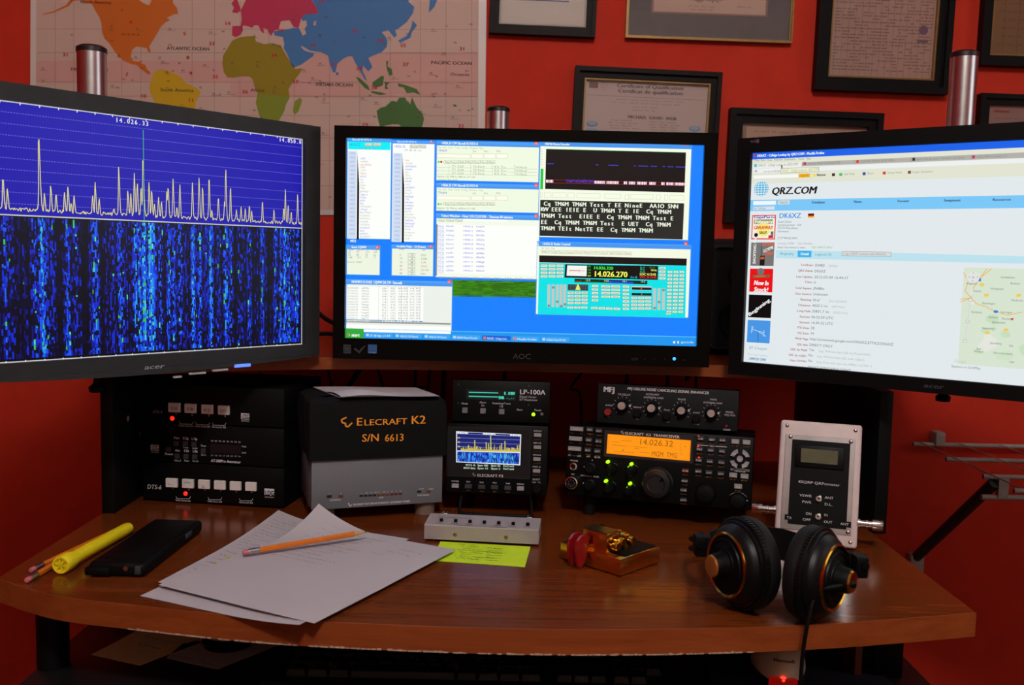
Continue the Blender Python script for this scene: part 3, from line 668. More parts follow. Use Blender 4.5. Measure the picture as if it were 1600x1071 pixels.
P.pp([c2(398, 210), c2(1600, 160), c2(1600, 188), c2(398, 230)], (178, 176, 170), 3); P.pp([c2(143, 220), c2(396, 209), c2(396, 234), c2(143, 243)], (236, 238, 232), 4)
for x_, t_, c in ((148, 'DK6XZ - Callsign Lookup by QRZ.COM', (90, 190, 225)), (405, 'Amateur Radio Contesting FAQ', (190, 60, 110)), (680, 'VE3WDM\'s QRPower BLOG: QRPp...', (225, 70, 60)), (972, 'Band: 15m dx spots - dxwatch - dx cluster', (50, 60, 70)), (1282, 'ARSSA MFSK Calculator v1.2', (190, 60, 110))):
    yy = 232-(x_-148)*.037
    P.pp([c2(x_, yy-13), c2(x_+15, yy-13.5), c2(x_+15, yy+3), c2(x_, yy+3)], c, 5); T(*c2(x_+22, yy), t_, 3.2, (130, 130, 126), c2(x_+22+len(t_)*6.1, 0)[0], 5)
for x_ in (398, 672, 965, 1278): P.line(*c2(x_, 212-(x_-398)*.04), *c2(x_, 232-(x_-398)*.04), .5, (130, 130, 128), 5)
P.pp([c2(143, 245), c2(1600, 190), c2(1600, 214), c2(143, 266)], (236, 240, 240), 4); T(*c2(150, 264), '<', 4.5, (70, 75, 80), None, 5, bold=.2); T(*c2(198, 262), 'www.qrz.com/db/dk6xz', 3, (130, 140, 140), c2(288, 0)[0], 5)
P.pp([c2(288, 243), c2(488, 236), c2(488, 258), c2(288, 264)], (242, 244, 214), 6); P.outline(*c2(288, 242), *c2(488, 259), .5, (120, 122, 110), 7); T(*c2(294, 259), 'DK6XZ - Callsign Lookup by QRZ.COM', 3.3, (150, 158, 130), c2(484, 0)[0], 7)
P.pp([c2(290, 221), c2(300, 236), c2(294, 236), c2(297, 242), c2(294, 243), c2(290, 237)], (40, 40, 45), 8)
P.pp([c2(145, 278), c2(380, 271), c2(380, 288), c2(145, 294)], (246, 248, 246), 5); P.pp([c2(382, 270), c2(441, 268), c2(441, 287), c2(382, 289)], (240, 175, 30), 5); T(*c2(392, 284), 'Search', 3, (180, 110, 20), c2(432, 0)[0], 6)
P.disc(*c2(464, 277), 2.2, (245, 220, 60), 5, 12); T(*c2(476, 282), 'Norton', 3.9, (60, 60, 55), c2(522, 0)[0], 6, bold=.1)
for x_, t_, c in ((556, '', (60, 50, 50)), (594, 'Safe Web', (80, 190, 110)), (716, 'Share', (60, 90, 160)), (821, 'Setup Vault', (210, 80, 50)), (952, 'Login Assistant', (110, 90, 60))):
    yy = 270-(x_-556)*.03; P.pp([c2(x_, yy-3), c2(x_+16, yy-3.5), c2(x_+16, yy+12), c2(x_, yy+12)], c, 6)
    if t_: T(*c2(x_+24, yy+8), t_, 3.1, (150, 152, 135), c2(x_+24+len(t_)*7, 0)[0], 6)
# site banner
cx, cz = P.uv(*c2(187, 346)); rr = P.sc(*c2(187, 346))[1]*12.2; n = 28
P.poly([(cx+rr*1.02*math.cos(2*math.pi*k/n), cz+rr*math.sin(2*math.pi*k/n)) for k in range(n)], (60, 178, 225), 3, False)
for k in (-3, -2, -1, 0, 1, 2, 3):
    zz = cz+k*rr*.29; P.poly([(cx-rr*1.05, zz-rr*.045), (cx+rr*1.05, zz-rr*.045), (cx+rr*1.05, zz+rr*.045), (cx-rr*1.05, zz+rr*.045)], (226, 233, 236), 4)
    if abs(k) < 4:
        prev = None
        for j in range(13):
            a = -math.pi/2+math.pi*j/12; pt = (cx+rr*1.04*math.sin(k*.42)*math.cos(a), cz+rr*1.04*math.sin(a))
            if prev: P.poly([(prev[0]-rr*.045, prev[1]), (prev[0]+rr*.045, prev[1]), (pt[0]+rr*.045, pt[1]), (pt[0]-rr*.045, pt[1])], (226, 233, 236), 5)
            prev = pt
T(*c2(237, 376), 'QRZ.COM', 10.6, (18, 18, 20), c2(473, 0)[0], 4, bold=.13, it=.2)
v0 = 1-P.uv(*c2(140, 405))[1]/RH; v1 = 1-P.uv(*c2(140, 462))[1]/RH; band(v0, v1, (122, 200, 248), 3)
P.pp([c2(145, 410), c2(265, 408), c2(265, 429), c2(145, 431)], (240, 246, 250), 4); P.pp([c2(275, 407), c2(337, 405), c2(337, 427), c2(275, 429)], (205, 216, 220), 4); T(*c2(286, 423), 'Search', 3.2, (130, 140, 145), c2(326, 0)[0], 5); P.pp([c2(145, 440), c2(258, 437), c2(258, 455), c2(145, 457)], (214, 226, 234), 4); T(*c2(149, 453), 'by Callsign', 3.2, (130, 145, 160), c2(212, 0)[0], 5)
for x_, t_, xe in ((453, 'Database', 522), (674, 'News', 715), (903, 'Forums', 964), (1146, 'Swapmeet', 1234), (1400, 'Resources', 1497)): T(*c2(x_, 423-(x_-453)*.013), t_, 3.6, (30, 50, 80), c2(xe, 0)[0], 5, bold=.1)
# advertisements
def ad(x0, y0, x1, y1, x2, y2, x3, y3, c, L=3): P.pp([(x0, y0), (x1, y1), (x2, y2), (x3, y3)], c, L)
q = c2
ad(*q(140, 484), *q(266, 482), *q(262, 612), *q(136, 611), (225, 45, 55)); ad(*q(145, 489), *q(261, 487), *q(257, 606), *q(141, 605), (246, 240, 225), 4)
T(*q(146, 500), 'GigaParts', 3.6, (60, 60, 200), q(260, 0)[0], 6, bold=.15, it=.1); ad(*q(150, 507), *q(250, 505), *q(250, 530), *q(150, 531), (150, 160, 120), 5); T(*q(154, 527), 'February', 5, (252, 250, 225), q(247, 0)[0], 6, bold=.12)
P.disc(*q(200, 560), 11, (250, 235, 130), 5, 20); T(*q(148, 558), 'GIVEAWAY', 5.4, (220, 50, 40), q(250, 0)[0], 7, bold=.14); T(*q(178, 583), 'SALE!', 4.6, (60, 60, 20), q(218, 0)[0], 7, bold=.14)
P.disc(*q(162, 588), 3.2, (25, 25, 30), 7, 12); ad(*q(228, 590), *q(254, 588), *q(253, 604), *q(227, 605), (200, 40, 70), 7); ad(*q(240, 570), *q(254, 569), *q(253, 588), *q(240, 588), (70, 120, 90), 7)
ad(*q(136, 628), *q(260, 627), *c3(256, 107), *c3(132, 105), (118, 116, 114)); T(*c3(160, 95), 'BAOFENG UV-5R', 4.6, (235, 235, 232), None, 5, bold=.12, ang=R(90))
T(*q(196, 645), 'ENTER', 5, (225, 95, 60), q(256, 0)[0], 5, bold=.14); ad(*q(200, 668), *q(250, 646), *q(254, 660), *q(204, 682), (238, 236, 232), 5); T(*q(205, 679), 'HOW TO', 3.4, (60, 50, 50), q(248, 0)[0], 6, bold=.12, ang=R(18)); T(*q(206, 694), 'WIN!', 5, (225, 95, 60), q(250, 0)[0], 5, bold=.14)
ad(*c3(184, 52), *c3(210, 51), *c3(208, 104), *c3(182, 103), (24, 24, 26), 6); ad(*c3(189, 0), *c3(192, 0), *c3(192, 52), *c3(189, 52), (20, 20, 22), 6); ad(*c3(186, 58), *c3(208, 57), *c3(207, 70), *c3(186, 71), (205, 90, 50), 7)
ad(*c3(131, 120), *c3(255, 121), *c3(251, 249), *c3(127, 244), (232, 18, 22)); T(*c3(150, 208), 'Now In', 7.2, (250, 245, 245), c3(228, 0)[0], 5, bold=.15, it=.2); T(*c3(150, 244), 'Stock!', 7.2, (250, 245, 245), c3(226, 0)[0], 5, bold=.15, it=.2)
ad(*c3(145, 156), *c3(240, 152), *c3(236, 168), *c3(148, 170), (140, 90, 60), 5); P.disc(*c3(188, 136), 5.5, (120, 112, 110), 5, 14, 6); ad(*c3(160, 158), *c3(212, 157), *c3(211, 165), *c3(161, 166), (170, 120, 70), 6)
ad(*c3(126, 260), *c3(250, 264), *c3(245, 389), *c3(122, 384), (8, 8, 10)); T(*c3(128, 381), 'Beginning', 5.6, (240, 240, 240), c3(268, 0)[0], 5, bold=.16, ang=R(38))
ad(*c3(121, 398), *c3(244, 404), *c3(240, 529), *c3(116, 521), (70, 150, 230))
for a, c_ in (((176, 458), (177, 524)), ((150, 452), (212, 470)), ((145, 432), (141, 470)), ((210, 455), (208, 492)), ((152, 434), (142, 468)), ((176, 462), (221, 490))): P.line(*c3(*a), *c3(*c_), .8, (205, 225, 240) if a[1] != 458 else (60, 70, 80), 5)
T(*c3(128, 558), '$5 Coupon', 4.6, (90, 165, 200), c3(228, 0)[0], 4, it=.2); T(*c3(120, 594), 'The Coax Leaders', 3.2, (160, 195, 205), c3(232, 0)[0], 4); T(*c3(128, 619), 'LIMITED TIME', 4, (70, 150, 190), c3(221, 0)[0], 4, it=.2, bold=.1)
# callsign record
T(*q(281, 499), 'DK6XZ', 7.4, (60, 150, 225), q(397, 0)[0], 4, bold=.08)
for k, c in enumerate(((30, 25, 25), (205, 40, 35), (240, 200, 50))): P.pp([q(435, 476+k*7.6), q(467, 475+k*7.6), q(467, 483+k*7.6), q(435, 484+k*7.6)], c, 4)
for y_, t_, xe in ((524, 'Sead Zukic', 349), (541, 'Gymnasiumstr. 104', 399), (557, '75175 Pforzheim', 384), (574, 'Germany', 335), (608, '[+] Mailing label', 381), (637, 'Lookups: 50483     Ham Member', 462), (658, 'Email: Use mouse to view..', 428)): T(*q(276, y_), t_, 3.2, (110, 115, 118) if y_ != 637 else (165, 168, 170), q(xe, 0)[0], 4)
T(*q(458, 658), 'QSL: DIRECT ONLY', 3, (110, 180, 130), q(569, 0)[0], 4)
P.pp([c3(268, 20), c3(1600, 55), c3(1600, 95), c3(268, 64)], (188, 226, 238), 2); P.pp([c3(384, 24), c3(458, 25), c3(457, 60), c3(384, 59)], (60, 180, 235), 4); T(*c3(399, 48), 'Detail', 3.8, (240, 250, 255), c3(442, 0)[0], 5, bold=.12); T(*c3(291, 46), 'Biography', 3.8, (70, 150, 180), c3(364, 0)[0], 5); T(*c3(477, 50), 'Logbook (0)', 3.8, (70, 150, 180), c3(565, 0)[0], 5)
P.pp([c3(620, 28), c3(882, 34), c3(881, 57), c3(619, 51)], (216, 220, 220), 4); P.outline(*c3(620, 28), *c3(881, 57), .5, (120, 124, 124), 5); T(*c3(630, 46), 'Log a NEW contact with DK6XZ...', 3.3, (140, 144, 146), c3(862, 0)[0], 5)
recs = [('Lookups', 404, 468, 477, 530, 107, '50483'), ('QRZ Admin', 388, 467, 476, 535, 138, 'DK6XZ'), ('Last Update', 378, 466, 475, 657, 170, '2012-07-09 16:44:17'), ('Class', 425, 465, 473, 484, 199, 'A'), ('Grid Square', 375, 463, 472, 531, 231, 'JN48iv'), ('Geo Source', 374, 462, 470, 551, 262, 'Unknown'), ('Bearing', 403, 461, 469, 513, 294, '50.6\u00b0'), ('Distance', 392, 459, 467, 551, 324, '4025.2 mi'), ('Long Path', 385, 458, 466, 560, 355, '20831.7 mi'), ('Sunrise', 400, 456, 464, 585, 387, '06:32:59 UTC'), ('Sunset', 399, 455, 463, 583, 418, '16:45:32 UTC'), ('ITU Zone', 390, 454, 462, 482, 447, '28'), ('CQ Zone', 389, 452, 460, 480, 477, '14'), ('Web Page', 378, 450, 458, 913, 507, 'http://picasaweb.google.com/DK6XZ.E77XZ/DK6XZ'), ('QSL Info', 388, 448, 456, 584, 540, 'DIRECT ONLY'), ('QSL by Mail?', 353, 446, 456, 484, 567, 'Yes'), ('QSL by eQSL?', 344, 444, 453, 478, 598, 'No'), ('Uses LOTW?', 351, 443, 452, 476, 629, 'No'), ('Admin For', 370, 442, 451, 685, 664, 'DK6XZ E77XZ E7SIX DJ0HZ')]
for t_, xa, xb, va, vb, y_, val in recs:
    T(*c3(xa, y_-2), t_, 3.2, (165, 90, 95), c3(xb, 0)[0], 4, bold=.08); T(*c3(va, y_+2), val, 4, (95, 100, 102), c3(vb, 0)[0], 4)
for xa, xb, y_, t_ in ((550, 598, 111, '(50426)'), (557, 653, 301, '(from VE3WDM)'), (572, 643, 331, '(6477.9 km)'), (580, 660, 363, '(33525.3 km)'), (508, 792, 575, '(e.g. Will this ham QSL by Postal Mail?)'), (500, 759, 605, '(e.g. Will this ham QSL with eQSL?)'), (497, 802, 636, '(e.g. Does this ham use ARRL\'s LOTW ?)')): T(*c3(xa, y_), t_, 3.2, (170, 172, 172), c3(xb, 0)[0], 4)
# street map
mx0, mz1 = P.uv(*c3(1272, 115)); mz0 = P.uv(*c3(1240, 640))[1]; mx1 = RW/2-.03
P.poly([(mx0, mz0), (mx1, mz0), (mx1, mz1), (mx0, mz1)], (214, 228, 208), 3)
for k in range(40):
    a = rs.uniform(mx0+.012, mx1-.012); b_ = rs.uniform(mz0+.01, mz1-.01); w_ = rs.uniform(.004, .011); c = rs.choice(((198, 222, 190), (206, 226, 198), (226, 230, 220), (190, 216, 182)))
    P.poly([(a+w_*rs.uniform(.7, 1.1)*math.cos(2*math.pi*j/9), b_+w_*.8*rs.uniform(.7, 1.1)*math.sin(2*math.pi*j/9)) for j in range(9)], c, 4, False)
for pts_ in (((1260, 285), (1320, 280), (1350, 310), (1400, 325), (1455, 352), (1520, 372), (1600, 355)), ((1320, 280), (1330, 220), (1395, 120)), ((1300, 180), (1285, 240), (1320, 280), (1262, 300)), ((1270, 140), (1300, 190)), ((1350, 180), (1420, 120))):
    for a, c_ in zip(pts_, pts_[1:]): P.line(*c3(*a), *c3(*c_), 1.2, (240, 180, 90), 6)
for x_, y_, t_ in ((1470, 172, 'Gondelsheim'), (1525, 205, 'Bretten'), (1420, 233, 'Weingarten'), (1535, 296, 'Maulbronn'), (1380, 312, 'Remchingen'), (1325, 360, 'Karlsbad'), (1482, 360, 'Ispringen'), (1420, 388, 'Keltern'), (1488, 396, 'Pforzheim'), (1440, 416, 'Birkenfeld'), (1388, 448, 'Neuenburg'), (1435, 530, 'Schomberg'), (1365, 562, 'Bad'), (1352, 576, 'Wildbad'), (1540, 545, 'Bad'), (1455, 584, 'Oberreichenbach'), (1545, 634, 'Calw'), (1290, 205, 'Hagsfeld'), (1330, 246, 'ttlach')): T(*c3(x_, y_), t_, 3.2, (110, 112, 112), c3(x_+len(t_)*7, 0)[0], 7)
for x_, y_ in ((1372, 207), (1400, 263), (1572, 264), (1418, 468), (1517, 452)): P.pp([c3(x_-12, y_-7), c3(x_+12, y_-7), c3(x_+12, y_+8), c3(x_-12, y_+8)], (240, 205, 80), 7)
P.disc(*c3(1456, 353), 2.4, (60, 130, 210), 7, 10, 3.6); P.pp([c3(1535, 390), c3(1556, 388), c3(1548, 402)], (220, 50, 50), 8); P.pp([c3(1352, 172), c3(1366, 172), c3(1366, 190), c3(1352, 188)], (60, 120, 220), 7)
P.disc(*c3(1324, 168), 9.2, (226, 228, 226), 8, 24); P.disc(*c3(1324, 168), 2, (196, 198, 196), 9, 12)
for a, t_ in (((1320, 152), '^'), ((1318, 192), 'v'), ((1298, 172), '<'), ((1342, 172), '>')): T(*c3(*a), t_, 3.4, (110, 112, 112), None, 9)
P.pp([c3(1313, 230), c3(1328, 230), c3(1326, 264), c3(1311, 264)], (226, 226, 222), 8); P.line(*c3(1315, 290), *c3(1301, 515), 2.2, (216, 218, 214), 8)
for a in ((1316, 288), (1308, 407), (1300, 515)): P.pp([c3(a[0]-10, a[1]-8), c3(a[0]+10, a[1]-8), c3(a[0]+10, a[1]+8), c3(a[0]-10, a[1]+8)], (232, 232, 228), 9); P.outline(*c3(a[0]-10, a[1]-8), *c3(a[0]+10, a[1]+8), .5, (150, 152, 150), 10)
T(*c3(1246, 632), 'Google', 5, (190, 205, 190), c3(1312, 0)[0], 6); T(*c3(1234, 660), 'Explore on GridMap', 3.8, (120, 124, 126), c3(1392, 0)[0], 4)
P.build('screen_image', GLOWP, RM)
S = Panel([(1171, 238), (1600, 218.5), (1600, 603.8), (1159, 565)], [(-RW/2, RH), (-RW/2+.3575, RH), (-RW/2+.3575, 0), (-RW/2, 0)])
S.text(1451, 606, 'acer', 7, (70, 70, 74), 1483, 2, bold=.12, it=.15); S.build('logo', PRINT, RM, (0, -.0082, 0))
S = Panel([(1171, 238), (1600, 218.5), (1600, 603.8), (1159, 565)], [(-RW/2, RH), (-RW/2+.3575, RH), (-RW/2+.3575, 0), (-RW/2, 0)])
S.text(1170, 223.5, 'vis', 5, (95, 75, 110), 1184, 2, bold=.15); S.r(1180, 218, 1184, 223.5, (120, 70, 50), 1)
S.build('sticker', PRINT, RM, (0, -.0082, 0))

# ------------------------------------------------------------------ world map poster
MPX = [(47, 0), (759, 0), (756, 336), (46, 336)]
MLO = [(-.9414, 1.5879), (-.0653, 1.6072), (-.0608, 1.1973), (-.9515, 1.1772)]
pm = thing('world_map_poster', 'laminated world map of radio prefixes pinned on the red wall', 'poster', (-.5, 1.899, 1.177))
P = Panel(MPX, [(x+.5, z-1.177) for x, z in MLO], .0001)
UP = -150
cs = [P.uv(*p) for p in ((47.5, UP), (762, UP), (756, 336), (46, 336))]
m = MB(); m.prism([(p[0], -p[1]) for p in cs], -.0022, 0, Matrix.Rotation(R(-90), 4, 'X')); 
mo = m.build('paper', mat('map_paper_white', '#d8cdc6', .35, noise=.03, scale=8), pm)
P.pp([(56.5, UP+9), (748.5, UP+9), (746.5, 328), (55, 328)], (206, 174, 160), 1)
P.pp([(360, 82), (747.5, 82), (747, 152), (360, 152)], (209, 160, 150), 2); P.pp([(56, 95), (360, 95), (360, 128), (56, 128)], (209, 160, 150), 2)
def A1(L_): return [(x/3.9975, y/3.9975) for x, y in L_]
def A2(L_): return [(360+x/3.81, y/3.81) for x, y in L_]
OR, YE, OL, PK, BL, GN, LG = (205, 105, 30), (205, 165, 25), (148, 128, 22), (190, 50, 85), (70, 120, 175), (72, 112, 52), (150, 160, 45)
P.pp(A1([(430, -500), (440, 5), (500, 0), (540, 18), (570, 20), (590, 60), (620, 110), (632, 150), (635, 200), (650, 240), (680, 270), (700, 300), (720, 330), (740, 350), (770, 380), (820, 400), (850, 405), (880, 430), (910, 455), (930, 465), (940, 455), (915, 430), (905, 405), (880, 395), (885, 375), (860, 385), (830, 380), (815, 350), (825, 310), (850, 290), (890, 295), (915, 300), (925, 325), (940, 325), (930, 290), (960, 240), (985, 200), (1000, 170), (1030, 140), (1060, 125), (1040, 110), (1080, 90), (1110, 85), (1105, 50), (1080, 20), (1070, -80), (960, -90), (945, 0), (930, 32), (900, 22), (870, 0), (860, -100), (900, -400)]), OR, 3)
P.pp(A1([(440, -5), (455, 5), (425, 38), (335, 78), (265, 92), (265, 86), (330, 70), (412, 30)]), OR, 3)
P.pp(A1([(960, 450), (985, 435), (1040, 437), (1085, 455), (1110, 470), (1135, 485), (1150, 515), (1190, 530), (1240, 560), (1252, 575), (1235, 610), (1220, 650), (1215, 690), (1190, 740), (1150, 790), (1110, 850), (1080, 930), (1060, 1000), (1030, 1000), (1010, 900), (1000, 820), (985, 740), (970, 650), (940, 590), (930, 545), (945, 490)]), YE, 3)
P.pp(A2([(-50, 380), (-45, 330), (-15, 280), (10, 240), (50, 222), (100, 215), (145, 212), (150, 245), (200, 262), (250, 255), (300, 270), (320, 310), (345, 350), (375, 395), (385, 410), (428, 405), (410, 440), (370, 490), (345, 530), (352, 580), (330, 620), (320, 660), (295, 705), (270, 750), (220, 770), (185, 725), (165, 670), (150, 610), (160, 560), (140, 510), (130, 470), (110, 455), (60, 455), (20, 462), (-20, 460), (-40, 430)]), OL, 3)
P.pp(A2([(160, 560), (352, 575), (330, 620), (320, 660), (295, 705), (270, 750), (220, 770), (185, 725), (165, 670), (150, 610)]), (130, 142, 38), 4)
P.pp(A2([(385, 600), (415, 580), (425, 600), (405, 660), (385, 682), (370, 665), (375, 630)]), (130, 142, 38), 3)
P.pp(A2([(60, 150), (65, 175), (75, 150), (100, 155), (130, 165), (140, 150), (165, 150), (180, 185), (200, 200), (195, 165), (220, 175), (240, 215), (260, 180), (285, 175), (300, 125), (350, 120), (375, 160), (405, 165), (420, 110), (440, 85), (522, 80), (510, 40), (480, 0), (470, -300), (120, -300), (90, 0), (60, 60), (65, 110)]), PK, 3)
P.pp(A2([(10, 155), (62, 152), (75, 175), (60, 205), (30, 222), (8, 208)]), PK, 3); P.pp(A2([(5, 20), (35, -20), (50, 25), (62, 60), (40, 78), (8, 72), (20, 45)]), PK, 3)
P.pp(A2([(480, 0), (510, 40), (522, 80), (440, 85), (420, 110), (430, 125), (450, 120), (455, 150), (440, 170), (450, 200), (430, 212), (415, 180), (405, 165), (375, 165), (330, 175), (285, 180), (255, 185), (260, 210), (310, 220), (320, 260), (315, 285), (340, 330), (360, 380), (375, 402), (420, 385), (490, 335), (500, 315), (470, 310), (440, 300), (415, 275), (430, 275), (470, 300), (540, 310), (580, 330), (590, 380), (610, 430), (625, 430), (635, 380), (670, 350), (700, 335), (725, 335), (740, 370), (760, 400), (775, 430), (800, 475), (812, 480), (800, 450), (785, 420), (790, 390), (820, 425), (845, 400), (835, 375), (820, 345), (850, 330), (900, 310), (930, 280), (935, 250), (925, 220), (900, 190), (940, 180), (960, 205), (975, 225), (990, 210), (980, 180), (1000, 170), (1050, 130), (1085, 80), (1095, 40), (1060, 10), (1060, -300), (470, -300)]), BL, 3)
P.pp(A2([(1190, -40), (1180, 75), (1215, 40), (1230, 0), (1230, -40)]), BL, 3); P.pp(A2([(1085, 120), (1110, 150), (1080, 190), (1070, 225), (1010, 255), (998, 240), (1050, 212), (1072, 170)]), BL, 3); P.pp(A2([(495, 130), (510, 120), (508, 150), (492, 150)]), (196, 160, 142), 4); P.pp(A2([(628, 428), (645, 432), (640, 448), (626, 446)]), BL, 3)
for g_ in ([(925, 365), (940, 360), (935, 395), (960, 410), (965, 445), (945, 450), (930, 410)], [(845, 490), (900, 450), (915, 455), (905, 510), (870, 520), (845, 510)], [(745, 455), (770, 465), (820, 510), (830, 540), (800, 525), (760, 480)], [(835, 540), (900, 550), (930, 560), (890, 566), (840, 553)], [(920, 490), (948, 488), (930, 510), (940, 530), (918, 530)], [(995, 495), (1040, 505), (1110, 530), (1130, 565), (1090, 550), (1050, 555), (1030, 520), (1000, 515)], [(870, 660), (895, 640), (920, 635), (960, 600), (990, 605), (1005, 580), (1040, 580), (1050, 600), (1070, 620), (1080, 575), (1090, 600), (1110, 640), (1145, 680), (1152, 710), (1140, 760), (1110, 810), (1060, 790), (1000, 740), (960, 740), (890, 755), (875, 700)], [(1325, 620), (1345, 625), (1350, 632), (1330, 635)]): P.pp(A2(g_), GN, 3)
for xx in (86, 115, 190, 220, 300, 335, 375, 420, 460, 515, 562, 610, 657, 697, 737): P.line(xx, UP+12, xx-.6, 326, .5, (140, 112, 102), 2)
for yy in (-60, -10, 45, 82, 128, 150, 180, 215, 250, 290): P.line(57, yy, 746, yy+.8, .5, (140, 112, 102), 2)
BK = (52, 42, 42); RD = (190, 30, 34)
for x0, y0, x1, t_, h_, c in ((260, 77.5, 327, 'ATLANTIC OCEAN', 5, BK), (492.5, 134, 551, 'INDIAN OCEAN', 5, BK), (673, 100, 737, 'PACIFIC OCEAN', 5, BK), (110, 110.5, 168, 'PACIFIC OCEAN', 5, BK), (703, 118, 733, 'Oceania', 4.6, (120, 60, 60)), (250, 142.5, 302, 'South America', 4.8, BK), (391, 143, 413, 'Africa', 4.8, BK), (125, 5, 173, 'North America', 4.8, BK), (189, 55, 218, 'W K N A', 3.2, (90, 40, 20))): P.text(x0, y0, t_, h_, c, x1, 6, bold=.06)
for x0, y0, t_ in ((97, 88, '31'), (183, 90, '6'), (195, 119, '7'), (201, 37, '4'), (285.5, 55, '5'), (290.5, 92.5, '8'), (295, 117, '9'), (218.5, 152.5, '10'), (293, 159, '11'), (325.5, 70.5, '33'), (350, 39, '14'), (331, 122.5, '35'), (377.5, 146, '36'), (423, 89, '34'), (456, 130, '37'), (433, 50, '20'), (484, 73, '21'), (548.5, 50.5, '23'), (589, 66, '24'), (624.5, 73, '25'), (717, 78.5, '31'), (628.5, 103, '27'), (517, 103, '22'), (556, 109, '26'), (579, 139.5, '28'), (565, 197.5, '29'), (715, 199.5, '32'), (497, 5, '17')): P.text(x0, y0, t_, 5.4, RD, x0+len(t_)*4.8, 7, bold=.12)
rm = random.Random(21)
for k in range(150):
    xx = rm.uniform(62, 738); yy = rm.choice((rm.uniform(4, 330), rm.uniform(40, 190)))
    t_ = rm.choice(('VK', 'ZL', 'JA', 'KH', 'FO', 'T3', 'V7', 'CE', 'PY', 'LU', 'HK', 'ZS', '5Z', 'SU', 'VU', 'BY', 'UA', 'HS', 'YB', 'DU', '9M', '3B', 'A4', 'EP', 'OA', 'CP', 'KP', 'FM', 'V3', 'TI')); P.text(xx, yy, t_, 2.6, (70, 58, 56), None, 5, bold=.05)
    if rm.random() < .45: P.line(xx-2, yy+1.6, xx+rm.uniform(6, 13), yy+1.6, .5, (110, 86, 80), 5)
P.build('map_print', PRINT, pm, (0, -.0023, 0))

# ------------------------------------------------------------------ framed certificates
M_FB = mat('black_frame_moulding', '#0c0909', .45, noise=.15, spec=.12); M_FBR = mat('dark_brown_frame_moulding', '#190f0c', .5, noise=.25, scale=40, spec=.12); M_FG = mat('gold_fillet', '#8d6a34', .45, .4)
def frame(label, x0, x1, z0, z1, mw, m, roll, art, th=.02, gold=None, matb=None, matw=.0):
    cx = (x0+x1)/2; t = thing('picture_frame', label, 'picture frame', (cx, 1.9, z0), (0, R(roll), 0), 'framed papers on the red wall')
    w, h = x1-x0, z1-z0
    mb = MB()
    # stepped moulding: outer rail and lower inner lip
    mb.ring_frame(-w/2+mw*.45, w/2-mw*.45, mw*.45, h-mw*.45, (mw*.45,)*4, -th, 0); mb.ring_frame(-w/2+mw, w/2-mw, mw, h-mw, (mw*.55,)*4, -th*.72, 0)
    mb.build('moulding', m, t)
    ix, iz0, iz1 = w/2-mw, mw, h-mw
    if gold:
        g = MB()
        if gold == 'inner': g.ring_frame(-ix+.0035, ix-.0035, iz0+.0035, iz1-.0035, (.0035,)*4, -th*.6, -.003)
        elif gold == 'outer': g.ring_frame(-w/2, w/2, 0, h, (.0035,)*4, -th*.8, 0)
        g.build('gold_fillet', M_FG, t)
    if matb: box('mat_board', (-ix, -.006, iz0), (ix, -.003, iz1), matb, t)
    P = Panel([(0, 0), (100, 0), (100, 100), (0, 100)], [(-ix+matw, iz1-matw), (ix-matw, iz1-matw), (ix-matw, iz0+matw), (-ix+matw, iz0+matw)], .0001)
    art(P, (2*ix-2*matw)/(iz1-iz0-2*matw)); P.build('certificate', PRINT, t, (0, -.0065, 0))
    g = box('glass', (-ix-.001, -th*.55-.0015, iz0-.001), (ix+.001, -th*.55, iz1+.001), M_GLASS, t)
    box('backing', (-ix-.002, -.003, iz0-.002), (ix+.002, 0, iz1+.002), M_BLK, t)
    return t
def lines(P, x0, x1, ys, h, c, seed=1, al=None):
    rr = random.Random(seed)
    for y in ys:
        x = x0+rr.uniform(0, 4)
        while x < x1-6:
            w_ = rr.uniform(3, 9); P.text(x, y, ''.join(rr.choice('aeinorstulmd') for _ in range(max(2, int(w_/h*1.2)))), h, c, min(x+w_, x1), 3); x += w_+1.6
def squiggle(P, x, y, w, h, c):
    rr = random.Random(6); prev = None
    for k in range(26):
        pt = (x+w*k/25, y-h*(.25+.5*rr.random()) + (h*.5 if k % 2 else -h*.25)*rr.random())
        if prev: P.line(*prev, *pt, .6, c, 3)
        prev = pt
def art_plain(P, a):
    P.r(0, 0, 100, 100, (212, 196, 186), 1); P.r(15, 20, 84, 80, (206, 196, 200), 2); P.r(19, 78.6, 81, 79.6, (90, 90, 110), 3)
    squiggle(P, 38, 58, 24, 5, (110, 110, 125)); lines(P, 24, 76, (32, 40, 48), 2.4, (150, 145, 150), 3)
def art_diploma(P, a):
    P.r(-2, -2, 102, 102, (150, 110, 105), 1); P.r(0, 0, 100, 100, (196, 162, 146), 2); pass
    lines(P, 15, 85, (45, 55, 65), 3, (120, 98, 90), 8); squiggle(P, 36, 88, 24, 7, (90, 75, 72)); lines(P, 30, 60, (93, 97), 2, (130, 105, 98), 4); lines(P, 72, 92, (92,), 2, (130, 105, 98), 5)
